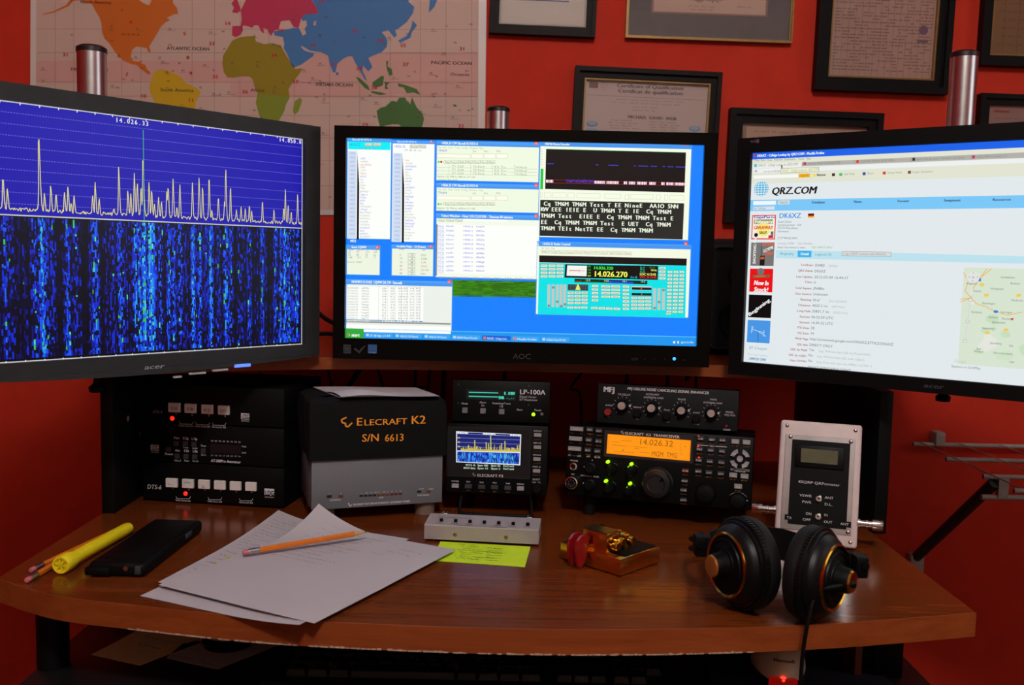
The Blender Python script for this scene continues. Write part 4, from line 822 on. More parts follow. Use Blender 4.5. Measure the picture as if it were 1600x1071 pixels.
def art_cert(P, a):
    P.r(0, 0, 100, 100, (196, 170, 164), 1); P.text(26, 8.6, 'Certificate of Qualification', 4.2, (92, 72, 74), 79, 3, bold=.1); P.text(27, 14.6, 'Certificat de qualification', 4.2, (92, 72, 74), 79, 3, bold=.1)
    P.r(4, 4, 11, 11, (130, 92, 92), 2); lines(P, 12, 23, (5, 7.5, 10, 12.5), 1.1, (140, 112, 110), 7); P.line(3, 19, 97, 19, .4, (140, 115, 112), 2); lines(P, 22, 80, (23, 26.5), 1.5, (140, 115, 112), 2); lines(P, 38, 63, (31, 34.5), 1.5, (140, 115, 112), 9)
    P.text(36, 43.5, 'MICHAEL  DAVID  WEIR', 3.4, (86, 70, 70), 75, 3, bold=.12); lines(P, 20, 46, (47, 50, 53, 56), 1.6, (120, 98, 100), 12); lines(P, 52, 80, (47, 50, 53, 56, 59, 62), 1.6, (120, 98, 100), 13); lines(P, 20, 80, (70, 74, 78), 1.6, (120, 98, 100), 14)
    for x in (8, 90):
        for k in range(3): P.disc(x, 52+k*8, 3.2, (98, 134, 172), 3+k*2, 22, 6.4/a*1.5); P.disc(x, 51.4+k*8, 2.2, (150, 165, 186), 4+k*2, 22, 5/a*1.5)
def art_license(P, a):
    P.r(0, 0, 100, 100, (176, 140, 126), 1); rr = random.Random(4)
    for x in range(6, 98, 6): P.line(x, 2, x, 98, .35, (150, 118, 108), 2)
    for k in range(46):
        y = 4+k*2; x = 4
        while x < 95:
            w_ = rr.uniform(2, 8); 
            if rr.random() < .72: P.r(x, y, min(x+w_, 97), y+.7, (134, 104, 98), 3)
            x += w_+1
    P.r(83, 74, 93, 76, (110, 92, 108), 4); P.disc(88, 68, 3, (110, 90, 105), 4, 16)
def art_photo(P, a):
    P.r(0, 0, 100, 100, (150, 118, 100), 1); P.r(4, 4, 96, 96, (188, 150, 130), 2); lines(P, 10, 90, [10+k*6 for k in range(14)], 2.6, (130, 100, 90), 31)
def art_old(P, a):
    P.r(0, 0, 100, 100, (120, 92, 62), 1)
    for k in range(1, 8): P.line(12*k, 0, 12*k, 100, .4, (96, 72, 50), 2)
    lines(P, 6, 95, [8+k*6 for k in range(15)], 2, (92, 70, 52), 41)
def art_note(P, a):
    P.r(0, 0, 100, 100, (150, 118, 108), 1); P.r(6, 6, 20, 8.5, (150, 60, 55), 3); lines(P, 6, 95, [16+k*6 for k in range(13)], 2, (110, 86, 84), 51)
M_MATW = mat('cream_mat_board', '#c4b2a6', .8, noise=.03); M_MATG = mat('grey_mat_board', '#6a6060', .85, noise=.06)
frame('plain dark brown frame with small signed paper, hung beside the world map', -.058, .146, 1.541, 1.80, .0185, M_FBR, 1.2, art_plain, matb=M_MATW, matw=.004)
frame('thin gold framed certificate with a wide grey mat', .204, .524, 1.539, 1.80, .0055, M_FG, .7, art_diploma, .015, matb=M_MATG, matw=.047)
frame('dark framed bilingual qualification certificate with blue seals', .1045, .3865, 1.275, 1.481, .0195, M_FBR, 1.4, art_cert, .026, gold='inner')
frame('large black and gold frame holding a densely printed sheet', .569, .826, 1.448, 1.80, .026, M_FB, .9, art_license, .024, gold='inner')
frame('broad black frame partly hidden by the web page monitor', .407, .702, 1.19, 1.410, .026, M_FB, .9, art_photo, .024)
frame('black frame with brown ruled document behind the upper end of silver pole', .884, 1.15, 1.502, 1.80, .02, M_FB, .6, art_old, .022, gold='inner')
frame('black frame with small award sheet hanging under the brown ruled document', .888, 1.14, 1.25, 1.449, .02, M_FB, .8, art_note, .022)

# ------------------------------------------------------------------ folding clothes rack on the wall
rk = thing('wall_drying_rack', 'white folding drying rack fixed to the red wall beside the desk', 'drying rack', (.80, 1.9, .52))
M_RW = mat('white_painted_tube', '#a39a94', .5); M_RS = mat('grey_blue_strut', '#232c30', .6); M_CORD = mat('clothes_line_cord', '#b0a8a2', .7)
zr = .765-.52; ys = (-.02, -.165, -.304, -.404)
for i, y in enumerate(ys): MB().cyl((0, y, zr), (.95, y, zr), .0042).build('rail', M_RW, rk)
cyl('rail', (0, -.302, zr-.036), (.95, -.302, zr-.036), .0048, M_RW, rk)
for x in (.05, .40, .75):
    MB().box((x-.010, -.03, zr-.002), (x+.010, 0, zr+.026), .004).build('wall_bracket', M_RW, rk)
box('rail_link', (.026, -.308, zr-.036), (.043, -.298, zr), M_RW, rk); box('rail_link', (.66, -.308, zr-.036), (.677, -.298, zr), M_RW, rk)
for k in range(12): cyl('cord', (.012+k*.078, -.02, zr+.004), (.012+k*.078, -.404, zr+.004), .0012, M_CORD, rk, n=6)
for x in (.022, .85):
    MB().cyl((x, -.302, zr-.01), (x, -.012, .012), .010).build('strut', M_RS, rk); MB().box((x-.014, -.022, -.02), (x+.014, 0, .02), .003).build('strut_foot', M_RW, rk)

# ------------------------------------------------------------------ radio equipment
def dev(name, label, cat, loc, yaw, tilt, group=None): return thing(name, label, cat, loc, (R(-tilt), 0, R(yaw)), group)
def knob(name, P, x, y, rpx, h, m, parent, top=None, n=28, flute=False):
    u, v = P.uv(x, y); r_ = rpx*P.sc(x, y)[1]; M_ = Matrix.Translation((u, 0, v)) @ Matrix.Rotation(R(90), 4, 'X')
    o = MB().lathe([(r_*1.08, 0), (r_*1.05, h*.25), (r_, h*.3), (r_*.94, h*.94), (r_*.86, h), (0, h)], n, M_).build(name, m, parent)
    if top:
        rt, mt, hh = top; MB().lathe([(r_*rt, h), (r_*rt, h+hh), (r_*rt*.9, h+hh*1.2), (0, h+hh*1.2)], n, M_).build('knob_face', mt, o)
    return o
def button(name, P, x, y, w, h, d, m, parent, bev=.0006):
    u, v = P.uv(x, y); sx, sz = P.sc(x, y); return box(name, (u-w*sx/2, -d, v-h*sz/2), (u+w*sx/2, .001, v+h*sz/2), m, parent, bev, 1)
def led(P, x, y, rpx, m, parent, name='indicator_light', h=.002):
    u, v = P.uv(x, y); r_ = rpx*P.sc(x, y)[1]
    return MB().lathe([(r_, -.001), (r_, h*.5), (r_*.7, h*.9), (0, h)], 12, Matrix.Translation((u, 0, v)) @ Matrix.Rotation(R(90), 4, 'X')).build(name, m, parent)
M_LR = mat('red_led_lit', '#ff2414', .3, emit=1.5, noise=0); M_LG = mat('green_led_lit', '#a8ff14', .3, emit=1.4, noise=0); M_LGREY = M_LGREY
GW = (232, 230, 234)

# three stacked antenna boxes
LPX = [(228, 600), (446, 607), (447, 791), (222, 771)]; lw, lh = .2201, .1754; hb = lh/3
def k4(x, y): return (160+x/4.869, 580+y/4.869)
def ldg(k, name, label):
    z0 = .743+k*hb; t = dev(name, label, 'radio equipment', (-.4372, 1.3925, z0), -8, 0)
    box('case', (-lw/2, .003, .0015), (lw/2, .16, hb-.0006), M_BLK2, t, .0015); box('front_panel', (-lw/2, 0, .0012), (lw/2, .003, hb-.0008), M_BLK, t, .0008)
    for x in (-.09, .09):
        for y in (.02, .14): cyl('foot', (x, y, -.003 if k == 0 else 0), (x, y, .002), .006, M_RUB, t, n=12)
    return t, Panel.rect(LPX, lw, lh, -k*hb)
def logo(P, x, y, w):   # white rounded LDG badge
    a = k4(x, y); b_ = k4(x+w, y+w*.75); P.r(*a, *b_, GW, 3); P.text(a[0]+.8, b_[1]-1.3, 'LDG', 7.2, (14, 14, 15), b_[0]-.8, 5, bold=.16); P.text(a[0]+.5, b_[1]+2.6, 'ELECTRONICS', 1.9, GW, b_[0]-.3, 4)
def sense(P, xs, t_, xe, y, yt):
    a = k4(xs, y); b_ = k4(xe, y+10); P.line(*a, a[0]+2, a[1]+3.6, .6, GW, 3); P.line(a[0]+2, a[1]+3.6, b_[0]-2, b_[1]+2.2, .6, GW, 3); P.line(b_[0]-2, b_[1]+2.2, b_[0], b_[1]-1.6, .6, GW, 3); P.text(*k4(xs-2, yt), t_, 2.7, GW, k4(xe, 0)[0], 4)
t, P = ldg(2, 'antenna_switch', 'black four button switch box labelled DTS-4, top of the stack by the hutch panel')
P.text(*k4(402, 307), 'DTS-4', 3.8, (190, 188, 190), k4(470, 0)[0], 4, it=.2)
for i, (x, y, t_) in enumerate(((566, 267, 'K3A'), (684, 273, 'K3B'), (809, 279, 'K2'), (932, 285, 'KX3'))):
    bt = button('push_button', P, *k4(x, y), 17.3, 13.4, .004, M_WHITE, t)
    Q = Panel.rect(LPX, lw, lh, -2*hb); Q.text(*k4(x-22, y+13), t_, 4.2, (60, 55, 60), k4(x+26, 0)[0], 1); Q.build('label_print', PRINT, bt, (0, -.0041, 0))
    P.text(*k4(x, y+52), str(i+1), 3.6, GW, None, 4)
led(P, *k4(543, 345), 3.2, M_LR, t); logo(P, 1060, 308, 64)
for xs, xe, t_ in ((592, 698, 'Radio Sense On'), (714, 821, 'Radio Sense Off'), (838, 944, 'Ground All')): sense(P, xs, t_, xe, 367+(xs-592)*.04, 402+(xs-592)*.04)
P.build('panel_print', PRINT, t)
t, P = ldg(1, 'antenna_tuner', 'black autotuner with dark buttons, between the two switch boxes in the stack')
logo(P, 377, 532, 60); P.text(*k4(478, 607), 'Power', 3.4, GW, k4(540, 0)[0], 4, bold=.1); button('push_button', P, *k4(507, 567), 7.2, 7.2, .003, M_DGREY, t)
for x, a, b_ in ((569, 'Func', 'Ant'), (636, 'C Up', 'C Dn'), (701, 'L Up', 'L Dn')):
    P.text(*k4(x-20, 492+(x-569)*.06), a, 3.6, GW, k4(x+22, 0)[0], 4, bold=.1); P.text(*k4(x-14, 583+(x-569)*.06), b_, 3.6, GW, k4(x+22, 0)[0], 4, bold=.1)
    button('push_button', P, *k4(x, 524+(x-569)*.06), 7.2, 7.4, .003, M_DGREY, t); button('push_button', P, *k4(x+2, 617+(x-569)*.06), 7.2, 7.4, .003, M_DGREY, t)
for x, y, t_, xe in ((616, 560, 'Peak', 656), (684, 565, 'Scale', 725), (546, 655, 'Hi/Lo Z', 598), (620, 657, 'Auto', 658), (682, 660, 'Thresh', 730), (748, 549, 'Tune', 790), (750, 616, 'Store', 788)): P.text(*k4(x, y), t_, 2.8, GW, k4(xe, 0)[0], 4)
button('push_button', P, *k4(770, 582), 7.2, 7.4, .003, M_DGREY, t)
for i, t_ in enumerate(('10', '20', '40', '60', '100', '150', '200', '250')): P.text(*k4(825+i*30, 513+i*1.6), t_, 2.2, GW, k4(845+i*30, 0)[0], 4)
for i, t_ in enumerate(('1.1', '1.3', '1.5', '1.7', '2.0', '2.5', '3.0', 'Over')): P.text(*k4(824+i*30, 619+i*1.6), t_, 2.2, GW, k4(844+i*30, 0)[0], 4)
P.r(*k4(820, 530), *k4(1058, 612), (22, 10, 12), 2)
P.text(*k4(1063, 557), 'Watt', 2.4, GW, k4(1098, 0)[0], 4); P.text(*k4(1063, 605), 'SWR', 2.4, GW, k4(1098, 0)[0], 4); P.text(*k4(823, 663), 'AT-200Pro Autotuner', 4, GW, k4(1052, 0)[0], 4, bold=.08, it=.15)
P.build('panel_print', PRINT, t)
t, P = ldg(0, 'antenna_switch', 'black six button switch box labelled DTS-6, standing on the desk')
P.text(*k4(336, 853), 'DTS-6', 6.6, (235, 230, 228), k4(443, 0)[0], 4, it=.2)
for i in range(6):
    x = 527+i*122; y = 812+i*8.4; bt = button('push_button', P, *k4(x, y), 17.6, 13.6, .004, M_WHITE, t); P.text(*k4(x-4, y+50), str(i+1), 3.2, GW, None, 4)
    if i in (0, 1, 2):
        Q = Panel.rect(LPX, lw, lh, 0)
        if i == 2: Q.text(*k4(x-14, y+24), 'DL', 4, (60, 55, 60), k4(x+14, 0)[0], 1)
        elif i == 1: Q.text(*k4(x-22, y-6), 'DIPOLE', 2.2, (60, 55, 60), k4(x+24, 0)[0], 1)
        else: Q.line(*k4(x-20, y-6), *k4(x-24, y+8), .5, (120, 110, 110), 1); Q.line(*k4(x-24, y+8), *k4(x+20, y+14), .5, (120, 110, 110), 1)
        Q.build('label_print', PRINT, bt, (0, -.0041, 0))
led(P, *k4(624, 897), 3.2, M_LR, t); logo(P, 1241, 872, 78)
for xs, xe, t_ in ((550, 662, 'Radio Sense On'), (795, 903, 'Radio Sense Off'), (1040, 1148, 'Ground All')): sense(P, xs, t_, xe, 916+(xs-550)*.06, 950+(xs-550)*.06)
P.build('panel_print', PRINT, t)

# grey tuner with dust-covered transceiver on it
kw, kh = .1865, .0721; KPX = [(486, 720), (686, 706), (696, 787), (487.5, 799)]
def k5(x, y): return (470+x/4.867, 590+y/4.867)
t = dev('antenna_tuner', 'grey automatic antenna tuner standing on tall round feet under the black dust cover', 'radio equipment', (-.1845, 1.3348, .7598), 19, 0)
box('case', (-kw/2, .002, 0), (kw/2, .12, kh), M_GREYPANEL, t, .001); box('front_panel', (-kw/2, 0, 0), (kw/2, .002, kh), M_GREYPANEL, t, .0006)
M_FOOT = mat('tan_plastic_foot', '#7c6a5e', .5)
for x in (-.073, .073):
    for y in (.022, .10): cyl('foot', (x, y, -.0196), (x, y, .001), .0145, M_FOOT, t, .0155)
P = Panel.rect(KPX, kw, kh)
for x, c in ((212, (34, 30, 26)), (295, (96, 58, 26)), (900, (34, 30, 26)), (978, (96, 58, 26))):
    y = 910 if x < 400 else 872; P.r(*k5(x-18, y-9), *k5(x+18, y+9), c, 2); P.text(*k5(x-3, y-16), {212: '1', 295: '2', 900: 'LOW', 978: 'HIGH'}[x], 2.4, (235, 235, 237), None, 3)
P.text(*k5(215, 946), 'ANTENNA', 2.6, (235, 235, 237), k5(297, 0)[0], 3); P.text(*k5(890, 909), 'PWR RANGE', 2.6, (235, 235, 237), k5(985, 0)[0], 3)
for i in range(10): P.r(*k5(434+i*33.5, 899-i*1.7), *k5(463+i*33.5, 913-i*1.7), ((30, 32, 28) if i < 4 else (110, 62, 30) if i < 7 else (96, 28, 24)), 2); P.text(*k5(444+i*33.5, 889-i*1.9), ('1', '1.2', '1.5', '1.8', '2', '2.5', '3', '4', '5', '9')[i], 2.2, (235, 235, 237), None, 3)
P.text(*k5(584, 927), 'SWR', 2.6, (235, 235, 237), k5(621, 0)[0], 3); P.text(*k5(390, 982), 'ELECRAFT KAT100 AUTOMATIC ANTENNA TUNER', 3, (240, 240, 242), k5(838, 0)[0], 3, bold=.06)
def e_logo(P, pts, w, c, L=3):
    for a, b_ in zip(pts, pts[1:]): P.line(*a, *b_, w, c, L)
e_logo(P, [k5(362, 961), k5(353, 968), k5(364, 974), k5(362, 982), k5(370, 988), k5(381, 974)], 1.1, (240, 240, 242))
P.build('panel_print', PRINT, t)
# dust cover
M_CLOTH = mat('black_nylon_cloth', '#0a0a0b', .85, noise=.3, scale=500, bump=.4, spec=.2)
t = dev('dust_cover', 'black cloth dust cover with orange lettering draped over a transceiver', 'dust cover', (-.1845, 1.3348, .7598+kh), 19, 0)
m = MB(); n = 20; rings = []
cw, cd, ch = .1935, .118, .090
rr = random.Random(8)
for j, (z, e) in enumerate(((-.0025, .0), (.01, .001), (.04, .0015), (.066, .001), (.077, -.0005), (.0825, -.005), (.084, -.014))):
    ring = []
    per = [(-cw/2, -.004), (cw/2, -.004), (cw/2, cd), (-cw/2, cd)]
    for s_ in range(4):
        (ax, ay), (bx_, by_) = per[s_], per[(s_+1) % 4]
        for k in range(n):
            tt = k/n; x = ax+(bx_-ax)*tt; y = ay+(by_-ay)*tt; wv = .0012*math.sin(tt*9+s_*2+j*.7)*(0 if s_ == 0 and j < 5 else 1)
            ox_ = -1 if s_ == 3 else 1 if s_ == 1 else 0; oy_ = -1 if s_ == 0 else 1 if s_ == 2 else 0
            cxx = x+ox_*(e+wv); cyy = y+oy_*(e+wv)
            if e < 0: cxx = cxx*(1+e*2/cw); cyy = (cyy-cd/2)*(1+e*2/cd)+cd/2
            ring.append(m.bm.verts.new((cxx, cyy, z)))
    rings.append(ring)
for A_, B_ in zip(rings, rings[1:]):
    for k in range(len(A_)): m.bm.faces.new([A_[k], A_[(k+1) % len(A_)], B_[(k+1) % len(B_)], B_[k]])
m.bm.faces.new(rings[-1]); m.bm.faces.new(list(reversed(rings[0]))); m.build('cover', M_CLOTH, t)
P = Panel([(486, 720), (686, 706), (684, 622), (482, 630)], [(-kw/2, 0), (kw/2, 0), (kw/2, .077), (-kw/2, .077)])
OG = (250, 160, 45)
P.text(*k5(395, 357), 'E', 12.5, OG, k5(443, 0)[0], 2, bold=.06); P.text(*k5(452, 355), 'LECRAFT', 9.6, OG, k5(775, 0)[0], 2, bold=.05); P.text(*k5(800, 338), 'K2', 12.8, OG, k5(910, 0)[0], 2, bold=.06); P.text(*k5(443, 482), 'S/N', 12, OG, k5(575, 0)[0], 2, bold=.04); P.text(*k5(613, 477), '6613', 11.4, OG, k5(757, 0)[0], 2, bold=.04)
e_logo(P, [k5(322, 292), k5(284, 312), k5(290, 334), k5(318, 340), k5(315, 358), k5(335, 368), k5(366, 334)], 2.4, OG, 2)
P.build('lettering', PRINT, t, (0, -.0062, 0))
# folded sheet lying on the cover
fs = thing('folded_paper', 'folded white sheet of paper lying on the black dust cover', 'paper', (-.195, 1.372, .7598+kh+.0842), (0, 0, R(12)))
m = MB(); nx = 14
def sheet(m, f, nx, ny, th=.0004):
    top = [[m.bm.verts.new(f(i/nx, j/ny)) for j in range(ny+1)] for i in range(nx+1)]
    bot = [[m.bm.verts.new(Vector(f(i/nx, j/ny))-Vector((0, 0, th))) for j in range(ny+1)] for i in range(nx+1)]
    for i in range(nx):
        for j in range(ny):
            m.bm.faces.new([top[i][j], top[i+1][j], top[i+1][j+1], top[i][j+1]]); m.bm.faces.new([bot[i][j+1], bot[i+1][j+1], bot[i+1][j], bot[i][j]])
    for i in range(nx):
        m.bm.faces.new([top[i+1][0], top[i][0], bot[i][0], bot[i+1][0]]); m.bm.faces.new([top[i][ny], top[i+1][ny], bot[i+1][ny], bot[i][ny]])
    for j in range(ny):
        m.bm.faces.new([top[0][j], top[0][j+1], bot[0][j+1], bot[0][j]]); m.bm.faces.new([top[nx][j+1], top[nx][j], bot[nx][j], bot[nx][j+1]])
M_PAPER = mat('white_paper', '#bdb6ba', .75, noise=.02, scale=12)
def fold(u, v):   # one sheet folded over on its near edge, the fold standing open at one end
    w_ = abs(v-.5)*2; fl = (-.050+.138*u, -.052+.014*u); bk = (-.088+.152*u, .062-.010*u)
    x = fl[0]*(1-w_)+bk[0]*w_; y = fl[1]*(1-w_)+bk[1]*w_
    if v < .5: z = .0006
    else: z = .0011+.0075*math.sin(math.pi*min(1, w_*1.7+.12))*math.exp(-((u-.22)/.25)**2)+.0005*math.sin(u*5)
    return (x, y, z)
sheet(m, fold, 16, 24); m.build('sheet', M_PAPER, fs)

# panadapter and wattmeter
pw, ph = .1473, .1002; PPX = [(700.5, 662), (857, 666), (853.6, 775), (694, 769)]
def k6(x, y): return (680+x/4.868, 580+y/4.868)
t = dev('panadapter', 'small black spectrum display box with colour screen, standing under the wattmeter', 'radio equipment', (-.0188, 1.3675, .7733), -3.6, 6)
box('case', (-pw/2, .006, .001), (pw/2, .15, ph-.001), M_BLK2, t, .002); box('front_panel', (-pw/2, 0, 0), (pw/2, .006, ph), M_BLK, t, .0015)
MB().tube([(-.05, .012, 0), (-.052, .004, -.027), (-.04, .002, -.0305), (.04, .002, -.0305), (.052, .004, -.027), (.05, .012, 0)], .0022).build('bail', M_BLK, t)
for x in (-.05, .05): cyl('foot', (x, .135, -.0175), (x, .135, .002), .007, M_RUB, t, n=14)
P = Panel.rect(PPX, pw, ph)
P.pp([k6(105, 425), k6(722, 450), k6(712, 822), k6(92, 800)], (16, 11, 12), 1); P.outline(*k6(105, 425), *k6(716, 818), .7, (48, 44, 46), 2)
P.text(*k6(315, 801), 'ELECRAFT P3', 4, (225, 212, 210), k6(514, 0)[0], 4, bold=.06); e_logo(P, [k6(293, 775), k6(279, 781), k6(288, 787), k6(287, 793), k6(296, 798), k6(303, 786)], 1.1, (165, 150, 148))
for x, y, a in ((780, 485, 'DISPLAY'), (777, 576, 'REF LVL'), (773, 667, 'SPAN'), (770, 757, 'MKR A')):
    button('push_button', P, *k6(x, y), 11.5, 5.6, .003, M_LGREY, t); P.text(*k6(x-30, y-27), a, 2.2, GW, k6(x+32, 0)[0], 4); P.text(*k6(x-28, y+36), ('AVERAGE', 'SCALE', 'CENTER', 'MKR B')[(y-485)//90], 2, (110, 74, 20), k6(x+30, 0)[0], 4)
P.text(*k6(738, 828), 'SELECT', 2.4, GW, k6(797, 0)[0], 4); P.text(*k6(734, 850), 'TAP - SEL', 2, GW, k6(802, 0)[0], 4)
for x, y, a, mm in ((147, 872, 'POWER', M_LGREY), (246, 876, 'FN1', M_DGREY), (347, 881, 'FN2', M_DGREY), (446, 884, 'FN3', M_DGREY), (547, 889, 'FN4', M_DGREY), (646, 893, 'MENU', M_LGREY)):
    button('push_button', P, *k6(x, y), 11, 6.8, .003, mm, t); P.text(*k6(x-(28 if len(a) > 3 else 15), y-29), a, 2.3, GW, k6(x+(28 if len(a) > 3 else 17), 0)[0], 4)
    if len(a) == 3: P.text(*k6(x-15, y+38), ('FN5', 'FN6', 'FN7', 'FN8')[int(a[2])-1], 2, (120, 100, 20), k6(x+15, 0)[0], 4)
knob('select_knob', P, *k6(775, 885), 7.5, .014, M_BLK, t); P.build('panel_print', PRINT, t)
def mini_spectrum(P, q, seed):
    rr = random.Random(seed); A_ = [q(165, 460), q(655, 480), q(645, 715), q(158, 693)]
    P.pp(A_, (225, 230, 240), 3)
    P.pp([q(172, 478), q(647, 496), q(642, 612), q(167, 604)], (20, 30, 110), 4); P.pp([q(168, 612), q(641, 621), q(637, 706), q(165, 687)], (20, 60, 190), 4)
    P.pp([q(255, 467), q(365, 471), q(365, 484), q(255, 480)], (20, 30, 110), 5); P.pp([q(460, 475), q(570, 480), q(570, 492), q(460, 487)], (20, 30, 110), 5)
    for a, t_, e in ((170, '13.996.0', 255), (367, '14.026.33', 458), (572, '14.056.0', 650)): P.text(*q(a, 479+(a-170)*.037), t_, 2.5, (20, 24, 60), q(e, 0)[0], 6, mono=1.)
    for k in range(3): P.line(*q(172, 508+k*33), *q(645, 522+k*33), .45, (150, 160, 210), 5); P.text(*q(173, 514+k*33), ('60', '80', '00')[k], 2.6, (240, 230, 90), q(192, 0)[0], 6)
    pk = {300: 525, 255: 562, 388: 540, 404: 550, 420: 490, 450: 560, 490: 566, 505: 548, 530: 532, 560: 585, 585: 580, 625: 562, 320: 570, 345: 578, 640: 560}
    x = 196
    while x < 645:
        base = 596+(x-172)*.018; y = base-rr.uniform(2, 26)*(1 if rr.random() < .6 else .4)
        for a, b_ in pk.items():
            if abs(x-a) < 4: y = min(y, b_)
        P.pp([q(x, y), q(x+3.2, y), q(x+3.2, base+10), q(x, base+10)], (226, 205, 60), 6); x += 4.3
    P.line(*q(420, 490), *q(420, 606), .5, (70, 200, 110), 7); P.line(*q(167, 608), *q(643, 617), .6, (230, 235, 240), 7)
    x = 168
    while x < 634:
        w_ = rr.uniform(3, 9); s_ = rr.random(); y = 616+(x-168)*.018; ye = 686+(x-168)*.038
        while y < ye-1:
            y2 = min(y+rr.uniform(8, 30), ye); c = rr.choice(((20, 70, 200), (30, 110, 230), (15, 45, 150), (60, 150, 245), (18, 30, 110))) if rr.random() < .9 else (90, 200, 210)
            P.pp([q(x, y), q(min(x+w_, 638), y), q(min(x+w_, 638), y2), q(x, y2)], c, 5); y = y2
        x += w_
    for y, tt in ((720, ('VFO A', 'Span 100', 'Span 50', 'FixTrack')), (742, ('6613 data', 'Span 10', 'Span 2', 'FixTrack'))):
        for x, e, s_ in zip((212, 318, 420, 514), (303, 398, 492, 597), tt): P.text(*q(x+(15 if y < 730 and x == 212 else 0), y+(x-212)*.02), s_, 3, (190, 215, 190), q(e, 0)[0], 4, bold=.1)
Q = Panel.rect(PPX, pw, ph); mini_spectrum(Q, k6, 4); Q.build('display', LEDP, t, (0, -.0003, 0))
ww, wh = .1419, .0598; WPX = [(708.8, 591), (860.8, 595.4), (857.7, 659), (704.6, 656)]
t = dev('wattmeter', 'black digital wattmeter with teal readout standing on the panadapter', 'radio equipment', (-.0141, 1.3815, .8762), -1.8, 6)
box('case', (-ww/2, .004, .001), (ww/2, .115, wh-.001), M_BLK2, t, .0015); box('front_panel', (-ww/2, 0, 0), (ww/2, .004, wh), M_BLK, t, .001)
for x in (-.055, .055):
    for y in (.012, .10): cyl('foot', (x, y, -.0035), (x, y, .002), .006, M_RUB, t, n=12)
P = Panel.rect(WPX, ww, wh)
P.text(*k6(647, 163), 'LP-100A', 7, (225, 225, 228), k6(840, 0)[0], 3, bold=.06); P.text(*k6(646, 190), 'Digital Vector', 3.2, (200, 195, 197), k6(775, 0)[0], 3); P.text(*k6(645, 213), 'RF Wattmeter', 3.2, (200, 195, 197), k6(782, 0)[0], 3)
for x, y, t_, e in ((200, 243, 'Mode', 249), (340, 234, 'Alarm', 392), (352, 257, 'On', 378), (438, 240, 'PeakAvg/Tune', 578), (493, 262, 'Up', 522), (622, 288, 'Alarm', 668), (756, 291, 'Power', 808)): P.text(*k6(x, y), t_, 3, (215, 212, 214), k6(e, 0)[0], 3)
for x, y in ((225, 288), (365, 292), (508, 297)): button('push_button', P, *k6(x, y), 8.6, 8.6, .004, mat('grey_square_button', '#77737a', .5), t)
for x, y in ((182, 88), (720, 102), (175, 233), (714, 246)): P.disc(*k6(x, y), 1, (90, 86, 84), 3, 8)
led(P, *k6(748, 317), 2.9, M_LG, t); led(P, *k6(811, 315), 2.6, mat('unlit_led', '#6d6868', .4), t); P.build('panel_print', PRINT, t)
Q = Panel.rect(WPX, ww, wh); TE = (70, 225, 190); TE2 = (60, 190, 165)
Q.pp([k6(240, 128), k6(620, 138), k6(618, 212), k6(238, 204)], (6, 14, 14), 2)
Q.pp([k6(260, 146), k6(486, 151), k6(486, 159), k6(260, 154)], TE2, 3); Q.pp([k6(258, 176), k6(484, 181), k6(484, 190), k6(258, 185)], TE2, 3)
Q.text(*k6(527, 169), '0.00W', 4.8, TE, k6(607, 0)[0], 3, bold=.12, mono=1.); Q.text(*k6(483, 202), 'SWR -.--', 4.8, TE, k6(606, 0)[0], 3, bold=.12, mono=1.); Q.build('display', LEDP, t)

# transceiver with orange display, signal enhancer on top
tw, th_ = .2657, .1019; TPX = [(887.5, 663), (1179.4, 685), (1173, 798), (882, 774)]
def k7(x, y): return (870+x/4.848, 590+y/4.848)
t = dev('transceiver', 'black radio transceiver with glowing orange display and large tuning knob', 'radio equipment', (.2095, 1.3442, .7719), -15.3, 7)
TR = t
box('case', (-tw/2+.003, .008, .003), (tw/2-.003, .24, th_-.001), M_BLK2, t, .002); box('front_panel', (-tw/2, 0, 0), (tw/2, .008, th_), M_BLK, t, .0025)
for x in (-.1, .1): MB().cyl((x, .03, -.028), (x, .03, .004), .009, .010).build('front_foot', M_RUB, t); 
P = Panel.rect(TPX, tw, th_)
P.pp([k7(370, 398), k7(1042, 447), k7(1040, 655), k7(365, 600)], (44, 36, 34), 1)
P.text(*k7(528, 432), 'ELECRAFT  K3  TRANSCEIVER', 4, (235, 228, 224), k7(942, 0)[0], 3, bold=.06); e_logo(P, [k7(512, 405), k7(496, 412), k7(506, 418), k7(505, 424), k7(513, 429), k7(521, 416)], 1.2, (185, 175, 170))
for i, (x, y, a) in enumerate(((155, 387, '- BAND +'), (147, 463, '- MODE +'), (140, 540, 'POWER'))):
    button('push_button', P, *k7(x, y), 21, 6.8, .0035, M_LGREY, t); P.text(*k7(x-50, y+36), 'VFO', 1.9, (120, 84, 20), k7(x-25, 0)[0], 3); P.text(*k7(x+25, y+40), 'ALT', 1.9, (120, 84, 20), k7(x+50, 0)[0], 3)
for x, y in ((258, 392), (328, 402), (250, 472), (325, 482), (243, 550), (316, 558)): button('push_button', P, *k7(x, y), 10.5, 7, .0035, M_DGREY, t); P.text(*k7(x-22, y+40), 'TEST', 2.1, (150, 95, 15), k7(x+24, 0)[0], 3)
P.text(*k7(86, 596), 'TX  - - -  LCD', 2.6, GW, k7(190, 0)[0], 3); P.text(*k7(230, 606), 'AF    SUB', 2.6, GW, k7(338, 0)[0], 3); P.text(*k7(106, 636), 'PHONES', 2.3, GW, k7(165, 0)[0], 3); P.text(*k7(183, 752), 'RF/SQL   SUB', 2.4, GW, k7(328, 0)[0], 3); P.text(*k7(112, 742), 'MIC', 2.3, GW, k7(140, 0)[0], 3)
u, v = P.uv(*k7(131, 677)); MJ = Matrix.Translation((u, 0, v)) @ Matrix.Rotation(R(90), 4, 'X')
